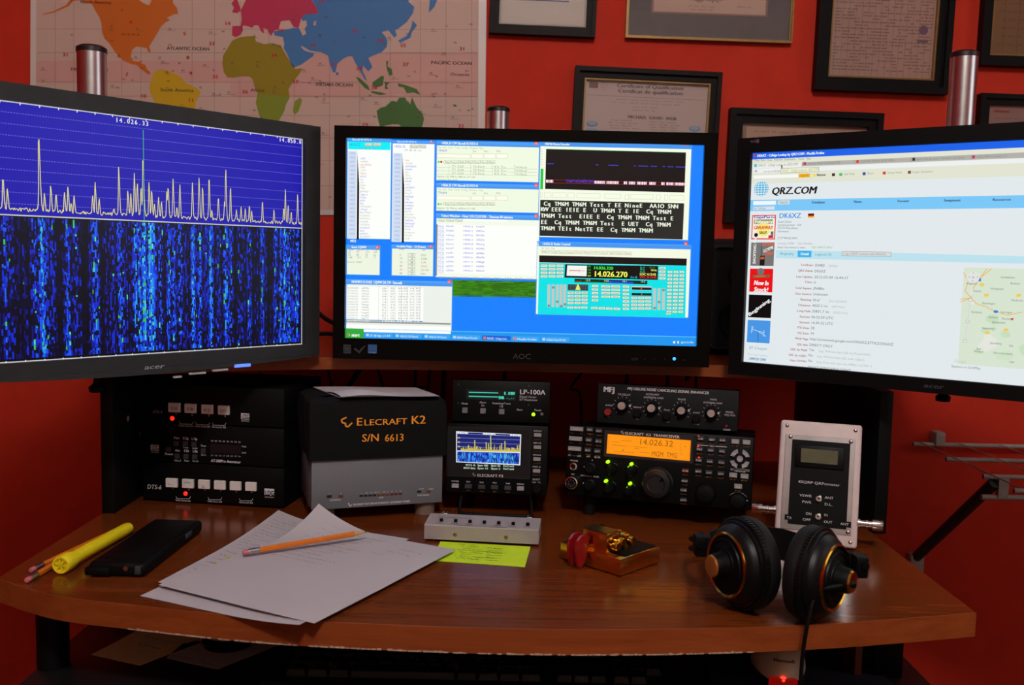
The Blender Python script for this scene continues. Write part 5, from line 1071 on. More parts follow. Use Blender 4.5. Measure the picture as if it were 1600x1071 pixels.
MB().lathe([(.0056, 0), (.0056, .0025), (.0034, .0028), (.003, -.004)], 20, MJ).build('headphone_jack', M_CHROME, t)
u, v = P.uv(*k7(120, 802)); MJ = Matrix.Translation((u, 0, v)) @ Matrix.Rotation(R(90), 4, 'X')
mj = MB().lathe([(.0092, 0), (.0092, .007), (.0076, .0074), (.0074, .002)], 26, MJ).build('microphone_socket', M_CHROME, t); MB().lathe([(.0074, .004), (0, .004)], 20, MJ).build('socket_insert', M_RUB, mj)
pins = MB()
for k in range(7): pins.cyl((u+.0045*math.cos(k*.9), -.0062, v+.0045*math.sin(k*.9)), (u+.0045*math.cos(k*.9), -.004, v+.0045*math.sin(k*.9)), .0007, n=6)
pins.build('pins', M_CHROME, mj)
for x, y in ((268, 690), (262, 815)): o = knob('dual_knob', P, *k7(x, y), 9.5, .008, M_BLK, t, (.68, M_BLK, .008)); P.disc(*k7(x-55, y-10), .8, GW, 3, 8); P.disc(*k7(x+8, y-60), .8, GW, 3, 8)
for x, y, gx, gy in ((425, 700, 400, 640), (578, 712, 580, 657), (412, 842, 386, 786), (562, 858, 570, 805)):
    knob('control_knob', P, *k7(x, y), 8, .013, M_BLK, t, (.62, M_BLK2, .006)); led(P, *k7(gx, gy), 2.7, M_LG, t, h=.0146)
    e_logo(P, [k7(x+18, y-48), k7(x+34, y-42), k7(x+46, y-28)], .6, (120, 118, 116))
for gx, gy in ((560, 677), (552, 829)): led(P, *k7(gx, gy), 1.6, mat('green_led_dim', '#5fae1a', .3, emit=.6, noise=0), t, h=.0146)
u, v = P.uv(*k7(775, 800)); MJ = Matrix.Translation((u, 0, v)) @ Matrix.Rotation(R(90), 4, 'X'); vr = 23*P.sc(*k7(775, 800))[1]
kn = MB().lathe([(vr*1.05, 0), (vr*1.05, .004), (vr, .005), (vr*.97, .019), (vr*.9, .0215), (vr*.62, .0225), (vr*.55, .021), (0, .021)], 48, MJ).build('tuning_knob', mat('satin_black_knob', '#18181a', .3), t)
MB().lathe([(vr*.2, .0195), (vr*.22, .0225), (vr*.12, .0214), (0, .021)], 20, Matrix.Translation((vr*.45, 0, vr*.2)) @ MJ).build('finger_dimple', M_BLK2, kn)
for x, y in ((985, 708), (980, 785), (972, 855), (970, 928)): button('push_button', P, *k7(x, y), 10, 6, .0035, M_DGREY if y > 710 else mat('red_lit_button', '#5a1c14', .5, emit=.25), t); P.text(*k7(x-24, y+5), ('SUB', 'FINE', 'RATE', 'LOCK')[(y-700)//75], 2.4, GW, k7(x+22, 0)[0], 30); P.text(*k7(x-24, y+34), 'DUAL', 2, (150, 80, 15), k7(x+22, 0)[0], 3)
grid = ((1100, 465, 'A/B'), (1185, 473, 'REV'), (1262, 478, 'A>B'), (1092, 545, 'PRE'), (1175, 553, 'ADV'), (1258, 561, 'XFIL'), (1085, 628, 'NB'), (1168, 638, 'NR'), (1253, 645, 'NTCH'), (1082, 712, 'SPOT'), (1160, 722, 'CMP'), (1248, 730, 'AFX'))
for x, y, a in grid: button('push_button', P, *k7(x, y), 10.5, 6.4, .0035, M_DGREY, t); P.text(*k7(x-24, y+38), 'ALT', 2, (150, 95, 15), k7(x+22, 0)[0], 3)
for x, y in ((1085, 450), (1080, 528), (1086, 610)): led(P, *k7(x, y), 1.5, M_LR, t, h=.003); P.r(*k7(x-8, y-4), *k7(x+34, y+2), (140, 30, 18), 2)
P.outline(*k7(1075, 514), *k7(1294, 532), .6, GW, 2); P.r(*k7(1160, 510), *k7(1205, 536), (14, 14, 15), 3); P.text(*k7(1166, 530), 'VFO', 2.6, GW, k7(1200, 0)[0], 4)
for x, y in ((1358, 490), (1440, 496), (1340, 742), (1423, 750), (1375, 826)): button('push_button', P, *k7(x, y), 12, 7.4, .0035, M_LGREY, t); P.text(*k7(x-26, y+36), 'PF', 2, (130, 95, 15), k7(x+24, 0)[0], 3)
u, v = P.uv(*k7(1390, 620)); s1 = P.sc(*k7(1390, 620))[1]
MB().cyl((u, -.0035, v), (u, .001, v), 4.8*s1, n=20).build('push_button', M_LGREY, t)
for a0 in (45, 135, 225, 315):
    pts_ = [(u+15.2*s1*math.cos(R(a0+d)), v+15.2*s1*math.sin(R(a0+d))) for d in range(-30, 31, 10)]+[(u+9.2*s1*math.cos(R(a0+d)), v+9.2*s1*math.sin(R(a0+d))) for d in range(26, -27, -13)]
    MB().prism([(p[0], -p[1]) for p in pts_], 0, .0035, Matrix.Rotation(R(90), 4, 'X') @ Matrix.Diagonal((1, -1, 1, 1))).build('message_button', M_LGREY, t)
P.outline(*k7(1322, 690), *k7(1458, 714), .6, GW, 2); P.r(*k7(1318, 686), *k7(1462, 702), (14, 14, 15), 3); P.r(*k7(1345, 700), *k7(1432, 720), (14, 14, 15), 3); P.text(*k7(1350, 716), 'MESSAGE', 2.6, GW, k7(1430, 0)[0], 4)
knob('vfo_knob', P, *k7(1135, 878), 15, .016, M_BLK, t, (.8, M_BLK2, .002)); knob('offset_knob', P, *k7(1372, 935), 12.5, .014, M_BLK, t, (.8, M_BLK2, .002))
e_logo(P, [k7(1312, 892), k7(1338, 876), k7(1375, 870), k7(1410, 880), k7(1438, 905)], .7, (150, 148, 146)); P.disc(*k7(1440, 932), .9, GW, 3, 8); P.disc(*k7(1375, 871), 1.2, (70, 110, 40), 4, 8)
for x, y, a in grid: pass
P.build('panel_print', PRINT, t)
# legends on the raised keys
Q = Panel.rect(TPX, tw, th_)
for x, y, a in grid: Q.text(*k7(x-20, y+7), a, 2.6, (225, 225, 228), k7(x+20, 0)[0], 1)
for x, y, a in ((258, 392, 'MENU'), (328, 402, 'DISP'), (250, 472, 'XMIT'), (325, 482, 'ATU'), (243, 550, 'RX'), (316, 558, 'ANT')): Q.text(*k7(x-20, y+7), a, 2.6, (225, 225, 228), k7(x+20, 0)[0], 1)
for x, y, a in ((155, 387, '- BAND +'), (147, 463, '- MODE +'), (140, 540, 'POWER')): Q.text(*k7(x-38, y+7), a, 2.8, (215, 210, 208), k7(x+38, 0)[0], 1)
for x, y, a in ((1358, 490, 'V>M'), (1440, 496, 'M>V'), (1340, 742, 'RIT'), (1423, 750, 'XIT'), (1375, 826, 'CLR'), (1390, 620, 'REC'), (1350, 578, 'M1'), (1432, 584, 'M2'), (1346, 662, 'M3'), (1430, 670, 'M4')): Q.text(*k7(x-16, y+8), a, 2.6, (225, 222, 220), k7(x+16, 0)[0], 1)
Q.build('key_legends', PRINT, t, (0, -.0036, 0))
Q = Panel.rect(TPX, tw, th_); DK = (150, 84, 14)
Q.pp([k7(395, 428), k7(1027, 480), k7(1018, 637), k7(385, 577)], (255, 140, 8), 2); Q.pp([k7(410, 436), k7(1015, 486), k7(1008, 628), k7(400, 570)], (255, 150, 18), 3)
Q.text(*k7(628, 508), '14.026.32', 9, DK, k7(893, 0)[0], 5, it=.08); Q.text(*k7(728, 598), 'MGM  TMG', 7.6, DK, k7(925, 0)[0], 5, it=.08)
for a, b_ in (((425, 488), (485, 491)), ((500, 478), (580, 484)), ((430, 511), (540, 520)), ((595, 526), (700, 535)), ((600, 541), (640, 544)), ((440, 562), (600, 572)), ((640, 568), (720, 576))): Q.line(*k7(*a), *k7(*b_), .7, (200, 108, 14), 5)
for x in range(430, 575, 18): Q.line(*k7(x, 514+(x-430)*.08), *k7(x, 521+(x-430)*.08), .5, (200, 108, 14), 5)
for y in (520, 540, 560, 590): Q.text(*k7(945, y), ('T', 'X', 'R', 'W')[(y-520)//20 % 4], 2.6, (200, 108, 14), None, 5)
Q.text(*k7(505, 560), 'A', 3.4, DK, None, 5); Q.disc(*k7(985, 527), 1, (200, 108, 14), 5, 8); Q.build('display', LEDP, t)

mw_, mh = .2031, .0577; MPX2 = [(936, 600.3), (1156.7, 610.6), (1150.5, 674.6), (930.8, 660)]
t = dev('signal_enhancer', 'charcoal noise cancelling box with four pale tipped knobs on the orange display transceiver', 'radio equipment', (.2262, 1.38, .8752), -14.8, 6.6)
M_MFJ = mat('charcoal_front_panel', '#19191b', .6, spec=.15)
box('case', (-mw_/2+.002, .002, 0), (mw_/2-.002, .13, mh), M_BLK2, t, .0015); box('front_panel', (-mw_/2, 0, 0), (mw_/2, .002, mh), M_MFJ, t, .0006)
for x in (-.08, .08):
    for y in (.015, .115): cyl('foot', (x, y, -.0055), (x, y, .002), .006, M_RUB, t, n=12)
P = Panel.rect(MPX2, mw_, mh); M_TIP = mat('satin_silver_tip', '#b9a69c', .4, .2)
P.text(*k7(350, 113), 'MFJ', 8, (230, 222, 224), k7(432, 0)[0], 3, bold=.2); P.text(*k7(530, 96), 'MFJ DELUXE NOISE CANCELING SIGNAL ENHANCER', 4, (225, 220, 220), k7(1153, 0)[0], 3, bold=.07, it=.15)
for x, y, a, b_ in ((478, 213, 'T/R DELAY', None), (698, 230, 'AUXILIARY', 'ANTENNA GAIN'), (922, 247, 'PHASE', None), (1150, 267, 'MAIN', 'ANTENNA GAIN')):
    kx, ky = x+14, y+4
    knob('control_knob', P, *k7(kx, ky), 9.2, .010, M_BLK, t, (.66, M_TIP, .004))
    P.text(*k7(x-(22 if a == 'T/R DELAY' else 30 if b_ and a != 'MAIN' else 12 if a == 'PHASE' else -8), y-(75 if a in ('T/R DELAY', 'PHASE') else 95)), a, 2.9, (215, 210, 212), None, 3)
    if b_: P.text(*k7(x-46, y-72), b_, 2.9, (215, 210, 212), k7(x+102, 0)[0], 3)
    for k in range(11):
        an = R(-225+k*27); rx = 62; P.line(*k7(kx+rx*math.cos(an), ky+rx*math.sin(an)), *k7(kx+(rx+10)*math.cos(an), ky+(rx+10)*math.sin(an)), .6, (215, 210, 212), 3)
    P.r(*k7(kx+44, ky-9), *k7(kx+60, ky+9), (210, 208, 210), 5)
u, v = P.uv(*k7(383, 264)); MB().lathe([(.0055, 0), (.0055, .006), (.0048, .007), (0, .007)], 20, Matrix.Translation((u, 0, v)) @ Matrix.Rotation(R(90), 4, 'X')).build('push_button', mat('red_button', '#8c1c1e', .4), t)
for x, y in ((600, 275), (820, 295), (1045, 315)):
    u, v = P.uv(*k7(x, y)); MB().lathe([(.0056, 0), (.0056, .006), (.0048, .007), (0, .007)], 20, Matrix.Translation((u, 0, v)) @ Matrix.Rotation(R(90), 4, 'X')).build('push_button', M_BLK, t)
for x, y, t_, e in ((365, 218, 'BYPASS', 418), (375, 304, 'ON', 394), (572, 232, 'PREAMP', 632), (585, 322, 'ON', 606), (800, 252, 'FREQ', 845), (806, 342, 'LOW', 838), (1022, 272, 'INVERT', 1076), (1020, 360, 'NORM', 1066), (1274, 268, 'MODEL', 1338), (1264, 290, 'MFJ-1026', 1350), (1250, 403, 'POWER', 1306)): P.text(*k7(x, y), t_, 2.9 if x > 1100 else 2.3, (215, 210, 212), k7(e, 0)[0], 3)
led(P, *k7(1275, 370), 2.2, mat('dull_red_led', '#8a1820', .3, emit=.15, noise=0), t); P.build('panel_print', PRINT, t)

# wattmeter kit in a white box
qw, qh = .1053, .1635; QPX = [(1222, 661), (1347, 668.7), (1339, 862), (1207, 850)]
def k8(x, y): return (1160+x/4.4615, 640+y/4.4615)
t = dev('power_meter', 'pale plastic power meter box with black panel leaning behind the headphones', 'radio equipment', (.4086, 1.2489, .7440), -18.6, 15)
M_PALE = mat('pale_pink_plastic', '#d9c8c4', .5, noise=.03)
m = MB(); m.box((-qw/2, 0, 0), (qw/2, .014, qh), .004, 3); m.build('case', M_PALE, t)
MB().tube([(-.03, .013, .10), (-.03, .045, .0105), (.03, .045, .0105), (.03, .013, .10)], .002, smooth=False).build('rear_stand', M_STEEL, t)
P = Panel.rect(QPX, qw, qh)
u0, v1_ = P.uv(*k8(308, 190)); u1, v0_ = P.uv(*k8(757, 895)); 
fp = box('panel_surround', (u0, -.0012, v0_), (u1, .001, v1_), M_STEEL, t, .0004, 1)
a = P.uv(*k8(353, 228)); c_ = P.uv(*k8(724, 852)); bp = box('black_panel', (a[0], -.0026, c_[1]), (c_[0], -.001, a[1]), mat('black_circuit_board', '#09090a', .45, spec=.12), t)
for x0_, y0_, x1_, y1_ in ((292, 750, 360, 795), (680, 790, 757, 838)): a = P.uv(x0_/4.4615+1160, y0_/4.4615+640); c_ = P.uv(x1_/4.4615+1160, y1_/4.4615+640); box('label_tab', (a[0], -.0025, c_[1]), (c_[0], -.001, a[1]), mat('black_circuit_board', '#09090a', .45, spec=.12), t)
a = P.uv(*k8(375, 262)); c_ = P.uv(*k8(705, 438)); box('meter_bezel', (a[0], -.005, c_[1]), (c_[0], -.002, a[1]), M_BLK, t, .001)
a = P.uv(*k8(415, 290)); c_ = P.uv(*k8(662, 402)); box('lcd_window', (a[0], -.0054, c_[1]), (c_[0], -.004, a[1]), mat('unlit_lcd', '#5d5a42', .25), t)
def screw(x, y, r_=.0026, yy=0.): 
    u, v = P.uv(*k8(x, y)); o = MB().lathe([(r_, -.001), (r_, .0006), (r_*.6, .0014), (0, .0016)], 14, Matrix.Translation((u, yy, v)) @ Matrix.Rotation(R(90), 4, 'X')).build('screw', M_CHROME, t)
for x, y in ((318, 135), (787, 164), (753, 942)): screw(x, y, .0026)
for x, y in ((340, 211), (756, 241), (735, 871)): screw(x, y, .0028, -.0012)
for x, y in ((530, 640), (524, 766)):
    u, v = P.uv(*k8(x, y)); o = MB().lathe([(.0042, 0), (.0042, .002), (.003, .0022), (.003, .005), (0, .005)], 16, Matrix.Translation((u, -.0026, v)) @ Matrix.Rotation(R(90), 4, 'X')).build('toggle_switch', M_CHROME, t)
    MB().cyl((u, -.006, v), (u+.002, -.015, v+.003), .0011, .0018, 10).build('lever', M_CHROME, o)
for x, y, t_, e in ((388, 527, '4SQRP QRPometer', 680), (397, 622, 'VSWR', 483), (414, 668, 'PWR', 480), (573, 636, 'ANT', 634), (571, 682, 'D.L.', 628), (438, 751, 'ON', 480), (416, 792, 'OFF', 474), (568, 759, 'IN', 594), (566, 807, 'OUT', 626), (304, 782, 'TX', 340), (682, 819, 'ANT', 742)): P.text(*k8(x, y), t_, 3.9, (230, 228, 232), k8(e, 0)[0], 2)
P.build('panel_print', PRINT, t, (0, -.0027, 0))
zc = .040
for sgn in (-1, 1):
    b_ = MB(); X = qw/2; prof = [(.0072, 0), (.0072, .003), (.0054, .0035), (.0054, .010), (.0064, .0105), (.0064, .013), (.0055, .0135), (.0055, .018), (.0078, .0185), (.0078, .029), (.0068, .032), (0, .032)]
    b_.lathe(prof, 18, Matrix.Translation((sgn*(X-.0005), .0075, zc-(.006 if sgn > 0 else 0))) @ Matrix.Rotation(R(90*sgn), 4, 'Y')).build('coax_connector', M_CHROME, t)

# ------------------------------------------------------------------ things on the desk top (z = .74)
ZD = .7402
# white keyer box with seven buttons
t = dev('memory_keyer', 'small white metal keyer box with a row of black buttons', 'keyer', (-.0348, 1.2307, .7432), -5.5, 0)
M_KB = mat('pale_painted_metal', '#a09595', .45, noise=.04)
KW, KH, KD = .1511, .0192, .046
m = MB(); m.prism([(0, 0), (KD, 0), (KD, KH+.003), (.001, KH), (0, KH-.001)], -KW/2, KW/2, Matrix(((0, 0, 1, 0), (1, 0, 0, 0), (0, 1, 0, 0), (0, 0, 0, 1)))); m.build('case', M_KB, t)
for x in (-.06, .06):
    for y in (.008, .038): cyl('foot', (x, y, -.003), (x, y, .001), .005, M_RUB, t, n=12)
for x in (-.0345, .033): MB().lathe([(.0026, -.001), (.0026, .0006), (.0015, .0012), (0, .0012)], 14, Matrix.Translation((x, 0, .0075)) @ Matrix.Rotation(R(90), 4, 'X')).build('screw', mat('brass_screw', '#8f7a3a', .3, .9), t)
for k in range(7): x = -.0555+k*.0192; MB().cyl((x, .016, KH), (x, .016, KH+.0045), .0026, .0023, 14).build('push_button', M_BLK, t)
S = Panel([(0, 0), (100, 0), (100, 100), (0, 100)], [(-KW/2, KD), (KW/2, KD), (KW/2, 0), (-KW/2, 0)])
for k in range(7): S.r(9.5+k*12.7, 79, 16+k*12.7, 82, (80, 74, 76), 1)
S.r(8, 30, 36, 32, (90, 84, 86), 1); S.r(28, 92, 72, 94, (90, 84, 86), 1)
so = S.build('panel_print', PRINT, t); so.rotation_euler = (R(-90)+math.atan2(.003, KD), 0, 0); so.location = (0, 0, KH+.0002)
for x in (-.057, .059):
    M_ = Matrix.Translation((x, KD, .012)) @ Matrix.Rotation(R(-90), 4, 'X')
    MB().lathe([(.0085, 0), (.0085, .004), (.0098, .005), (.0098, .016), (.0075, .019), (.005, .020), (.005, .026), (0, .026)], 24, M_).build('plug', M_CHROME, t)
# green note
def flat_sheet(name, label, cat, pts, m, z, curl=None, th=.0003, nx=10, ny=10):
    # pts: 4 desk-plane corners in order; bilinear sheet, curl(u,v)->height
    cx = sum(p[0] for p in pts)/4; cy = sum(p[1] for p in pts)/4; t = thing(name, label, cat, (cx, cy, z))
    def f(u, v):
        a = [pts[0][i]*(1-u)+pts[1][i]*u for i in (0, 1)]; b_ = [pts[3][i]*(1-u)+pts[2][i]*u for i in (0, 1)]
        return (a[0]*(1-v)+b_[0]*v-cx, a[1]*(1-v)+b_[1]*v-cy, th+(curl(u, v) if curl else 0))
    mb = MB(); sheet(mb, f, nx, ny, th); mb.build('sheet', m, t); return t, f
def scribble(t, f, name, rows, col, seed, h=.0022, w=.00035, lift=.0003):
    # handwriting: short pen strokes lying on the sheet; rows of (u0,v0,u1,v1)
    rr = random.Random(seed); V = []; F_ = []
    for u0, v0, u1, v1 in rows:
        L_ = (Vector(f(u1, v1))-Vector(f(u0, v0))).length; n = max(3, int(L_/.0019)); prev = None; d = (Vector(f(u1, v1))-Vector(f(u0, v0))); d.z = 0; d.normalize(); nn = Vector((-d.y, d.x, 0))
        for k in range(n+1):
            tt = k/n; p = Vector(f(u0+(u1-u0)*tt, v0+(v1-v0)*tt))+nn*h*rr.uniform(-.5, .6); p.z += lift
            if prev is not None and rr.random() < .82:
                e = (p-prev); s_ = Vector((-e.y, e.x, 0)); s_ = s_.normalized()*w if s_.length > 1e-7 else nn*w
                b0 = len(V); V += [prev-s_, p-s_, p+s_, prev+s_]; F_.append((b0, b0+1, b0+2, b0+3))
            prev = p
    me = bpy.data.meshes.new(name); me.from_pydata([tuple(v) for v in V], [], F_); me.materials.append(mat('ink_%02x%02x%02x' % col, col, .7, noise=.05)); o = bpy.data.objects.new(name, me); COL.objects.link(o); o.parent = t; o['kind'] = 'stuff'; return o
t, f = flat_sheet('note_paper', 'bright yellow green note lying in front of the white keyer', 'note', [(-.0884, 1.2365), (.0302, 1.2225), (.0218, 1.1393), (-.0930, 1.1560)], mat('fluorescent_green_paper', '#cdf01e', .7, noise=.03), ZD, nx=4, ny=4)
scribble(t, f, 'handwriting', [(.22+.03*(k % 3), .10+.10*k, .22+.09*(2+(k*3) % 5), .11+.10*k) for k in range(8)]+[(.55, .2+.12*k, .72, .22+.12*k) for k in range(6)], (52, 70, 30), 3, .003)
# stack of loose sheets
t, f = flat_sheet('paper_sheet', 'white note sheet with scribbled margin at the bottom of the pile', 'paper', [(-.300, 1.285), (-.118, 1.196), (-.2046, .9245), (-.3964, 1.0106)], M_PAPER, ZD, lambda u, v: .0006+.006*max(0, (u+v-1.55)/.45)**2, nx=14, ny=14)
scribble(t, f, 'handwriting', [(.02, .35+.09*k, .10, .36+.09*k) for k in range(6)], (110, 92, 104), 4, .004)
t, f = flat_sheet('paper_sheet', 'white sheet of circled pencil notes lying under the orange pencil page', 'paper', [(-.3218, 1.318), (-.130, 1.235), (-.205, .965), (-.3906, 1.0477)], M_PAPER, ZD+.0022, lambda u, v: .0008+.012*max(0, 1-u*2.2-v*1.6)**2, nx=14, ny=14)
scribble(t, f, 'handwriting', [(.04, .03+.035*k, .10+.25*((k*7) % 5)/5, .032+.035*k) for k in range(14)]+[(.05, .55+.05*k, .14, .56+.05*k) for k in range(8)], (104, 92, 108), 5, .0036)
hl = MB()
for (u, v, s_) in ((.17, .62, .006), (.13, .70, .004)):
    p = Vector(f(u, v)); hl.prism([(p.x-s_*1.6, p.y-s_*.5), (p.x+s_*1.5, p.y-s_*.3), (p.x+s_*1.7, p.y+s_*.8), (p.x, p.y+s_*.4), (p.x-s_*1.3, p.y+s_*.9)], p.z+.0001, p.z+.0003)
hl.build('highlighter_mark', mat('yellow_highlighter', '#b9bd2c', .7), t)
t, f = flat_sheet('paper_sheet', 'top white sheet with curled corner, pencil resting across it', 'paper', [(-.258, 1.282), (-.0652, 1.1861), (-.1913, .9311), (-.3850, 1.034)], M_PAPER, ZD+.0044, lambda u, v: .0006+.030*max(0, 1-u*1.9-v*2.6)**2+.002*max(0, u+v-1.6), nx=20, ny=20)
PF = f; PT = t
scribble(t, f, 'handwriting', [(.10+.02*(k % 3), .06+.045*k, .55-.05*(k % 4), .065+.045*k) for k in range(10)]+[(.72, .12, .88, .14), (.66, .17, .84, .19), (.6, .22, .7, .23)], (128, 118, 132), 6, .0034)
# pencils
M_PO = mat('orange_pencil_paint', '#d8741c', .35, noise=.05); M_ER = mat('pink_eraser', '#c86a70', .8); M_FE = mat('pencil_ferrule', '#b6b3b0', .3, 1.); M_PW = mat('sharpened_cedar', '#c79b68', .7); M_GR = mat('graphite', '#2c2c2e', .5)
def pencil(label, a, b, r_=.0036):
    a = Vector(a); b = Vector(b); L_ = (b-a).length; q = Vector((0, 0, 1)).rotation_difference((b-a).normalized()).to_euler()
    t = thing('pencil', label, 'pencil', a, q, 'pencils on the desk')
    MB().lathe([(0, 0), (r_*.75, .0006), (r_*.86, .003), (r_*.86, .008)], 14).build('eraser', M_ER, t)
    MB().lathe([(r_*.98, .007), (r_*1.04, .0085), (r_*.95, .0105), (r_*1.04, .0125), (r_*.95, .0145), (r_*1.04, .017), (r_*1.0, .021)], 16).build('ferrule', M_FE, t)
    MB().cyl((0, 0, .0205), (0, 0, L_-.02), r_, r_, 6).build('barrel', M_PO, t); MB().cyl((0, 0, L_-.02), (0, 0, L_-.005), r_*.95, .0012, 12).build('sharpened_wood', M_PW, t); MB().cyl((0, 0, L_-.0052), (0, 0, L_), .00125, .0002, 8).build('lead', M_GR, t)
    return t
zp = ZD+.0044+.0058
pencil('orange pencil with pink eraser lying across the white sheets', (-.3205, 1.135, zp+.001), (-.180, 1.2155, zp+.0075))
pencil('orange pencil beside the yellow torch pen, farther from the desk front', (-.5482, 1.0762, ZD+.0036), (-.5150, 1.258, ZD+.0036))
pencil('orange pencil whose eraser end sticks out past the yellow torch pen', (-.5358, 1.0422, ZD+.0036), (-.5245, 1.215, ZD+.0036), .0036)
# yellow torch-like pen
a = Vector((-.5125, 1.074, ZD+.0112)); b = Vector((-.500, 1.240, ZD+.0085)); q = Vector((0, 0, 1)).rotation_difference((b-a).normalized()).to_euler()
t = thing('highlighter_pen', 'fat yellow pen with flared ribbed end lying beside the pencils', 'pen', a, q)
M_YP = mat('yellow_plastic', '#f3df1a', .38, noise=.04); L_ = (b-a).length
MB().lathe([(0, .004), (.0072, .004), (.0080, 0), (.0098, 0), (.0108, .003), (.0104, .018), (.0082, .030), (.0078, .036), (.0084, .038), (.0078, .040), (.0080, .044), (.0080, L_-.010), (.0070, L_-.002), (.0046, L_), (0, L_)], 28).build('barrel', M_YP, t)
m = MB()
for k in range(3): m.box((-.0075, -.0007, .0005), (.0075, .0007, .0045), M=Matrix.Rotation(R(60*k+10), 4, 'Z'))
m.build('end_spokes', M_YP, t); cyl('tip', (0, 0, L_-.001), (0, 0, L_+.005), .0016, mat('brown_pen_tip', '#7a6a3c', .5), t, .0009, 10)
# phone in a case
c0 = Vector((-.444, 1.166, ZD)); t = thing('mobile_phone', 'black mobile phone in a rugged case lying beside the yellow pen', 'phone', c0, (0, 0, R(-2)))
MB().box((-.033, -.096, 0), (.033, .092, .0165), .005, 3).build('case', M_BLK, t)
MB().box((-.0275, -.078, .016), (.0275, .080, .0173), .0006).build('screen', M_BLK, t); MB().box((-.035, -.101, .002), (-.006, -.088, .012), .003).build('clip', M_BLK, t)
MB().cyl((.012, -.0975, .011), (.012, -.095, .011), .0028, n=14).build('camera_button', M_CHROME, t); MB().box((.022, -.0972, .004), (.029, -.0945, .014), .001).build('side_key', M_DGREY, t); MB().box((.0315, .03, .008), (.0345, .05, .014), .001).build('volume_key', M_DGREY, t)

# morse paddle
t = thing('morse_paddle', 'gold plated morse paddle key with red finger pieces', 'morse key', (.1345, 1.1095, ZD), (0, 0, R(45.8)))
# local x runs along the right edge, local y along the left edge
BX, BY, BZ = .079, .095, .0215
MB().box((0, 0, .0015), (BX, BY, BZ), .0008).build('base', M_GOLD, t)
for x in (.008, .071):
    for y in (.008, .087): cyl('foot', (x, y, 0), (x, y, .002), .004, M_RUB, t, n=12)
box('base_top_plate', (.012, .003, BZ), (BX-.003, .05, BZ+.0006), M_BLK2, t)
MB().box((.004, .025, BZ), (.029, .062, BZ+.024), .0008).build('yoke_block', M_GOLD, t)
box('yoke_top', (.0045, .0255, BZ+.024), (.0285, .0615, BZ+.0247), mat('dark_brass_plate', '#4a3420', .25, .7), t)
M_RED = mat('red_acrylic', '#8c1017', .25, coat=.3)
for y, d in ((.051, 0), (.063, 1)):
    MB().box((-.012, y-.0015, BZ-.003), (.012, y+.0015, BZ+.006), .0006).build('lever_arm', M_GOLD, t)
    fp = [(.002+.0*k, 0) for k in range(0)]
    pts_ = [(-.022, .001), (-.0235, .010), (-.021, .019), (-.014, .0245), (-.004, .0255), (.001, .022), (.0, .012), (-.004, -.004), (-.010, -.013), (-.016, -.0145), (-.020, -.009)]
    o = MB().prism(pts_, -.0016, .0016, Matrix.Translation((0, y, .017)) @ Matrix.Rotation(R(90), 4, 'X')).build('finger_piece', M_RED, t)
    cyl('finger_screw', (-.006, y-.0026, .017+.012), (-.006, y+.0026, .017+.012), .002, M_CHROME, o, n=12)
for x, z, L_ in ((.012, .010, .018), (.023, .013, .016)):
    m = MB(); m.cyl((x, .026, BZ+z), (x, .026-L_*.5, BZ+z), .0016, n=10); m.lathe([(0, 0), (.0052, 0), (.0055, .001), (.0055, .006), (.0045, .007), (0, .007)], 20, Matrix.Translation((x, .026-L_*.35, BZ+z)) @ Matrix.Rotation(R(90), 4, 'X')); m.build('adjusting_screw', M_BRASS, t)
for x, y in ((.038, .022), (.046, .040)):
    MB().cyl((x, y, BZ), (x, y, BZ+.018), .0042, .0042, 18).build('contact_post', M_BRASS, t); MB().lathe([(0, 0), (.006, 0), (.0062, .006), (0, .007)], 20, Matrix.Translation((x, y-.006, BZ+.012)) @ Matrix.Rotation(R(90), 4, 'X')).build('thumb_nut', M_BRASS, t)
MB().tube([(.079, .05, .008), (.10, .06, .004), (.13, .10, .003), (.15, .15, .003)], .0018).build('lead', M_CAB, t)

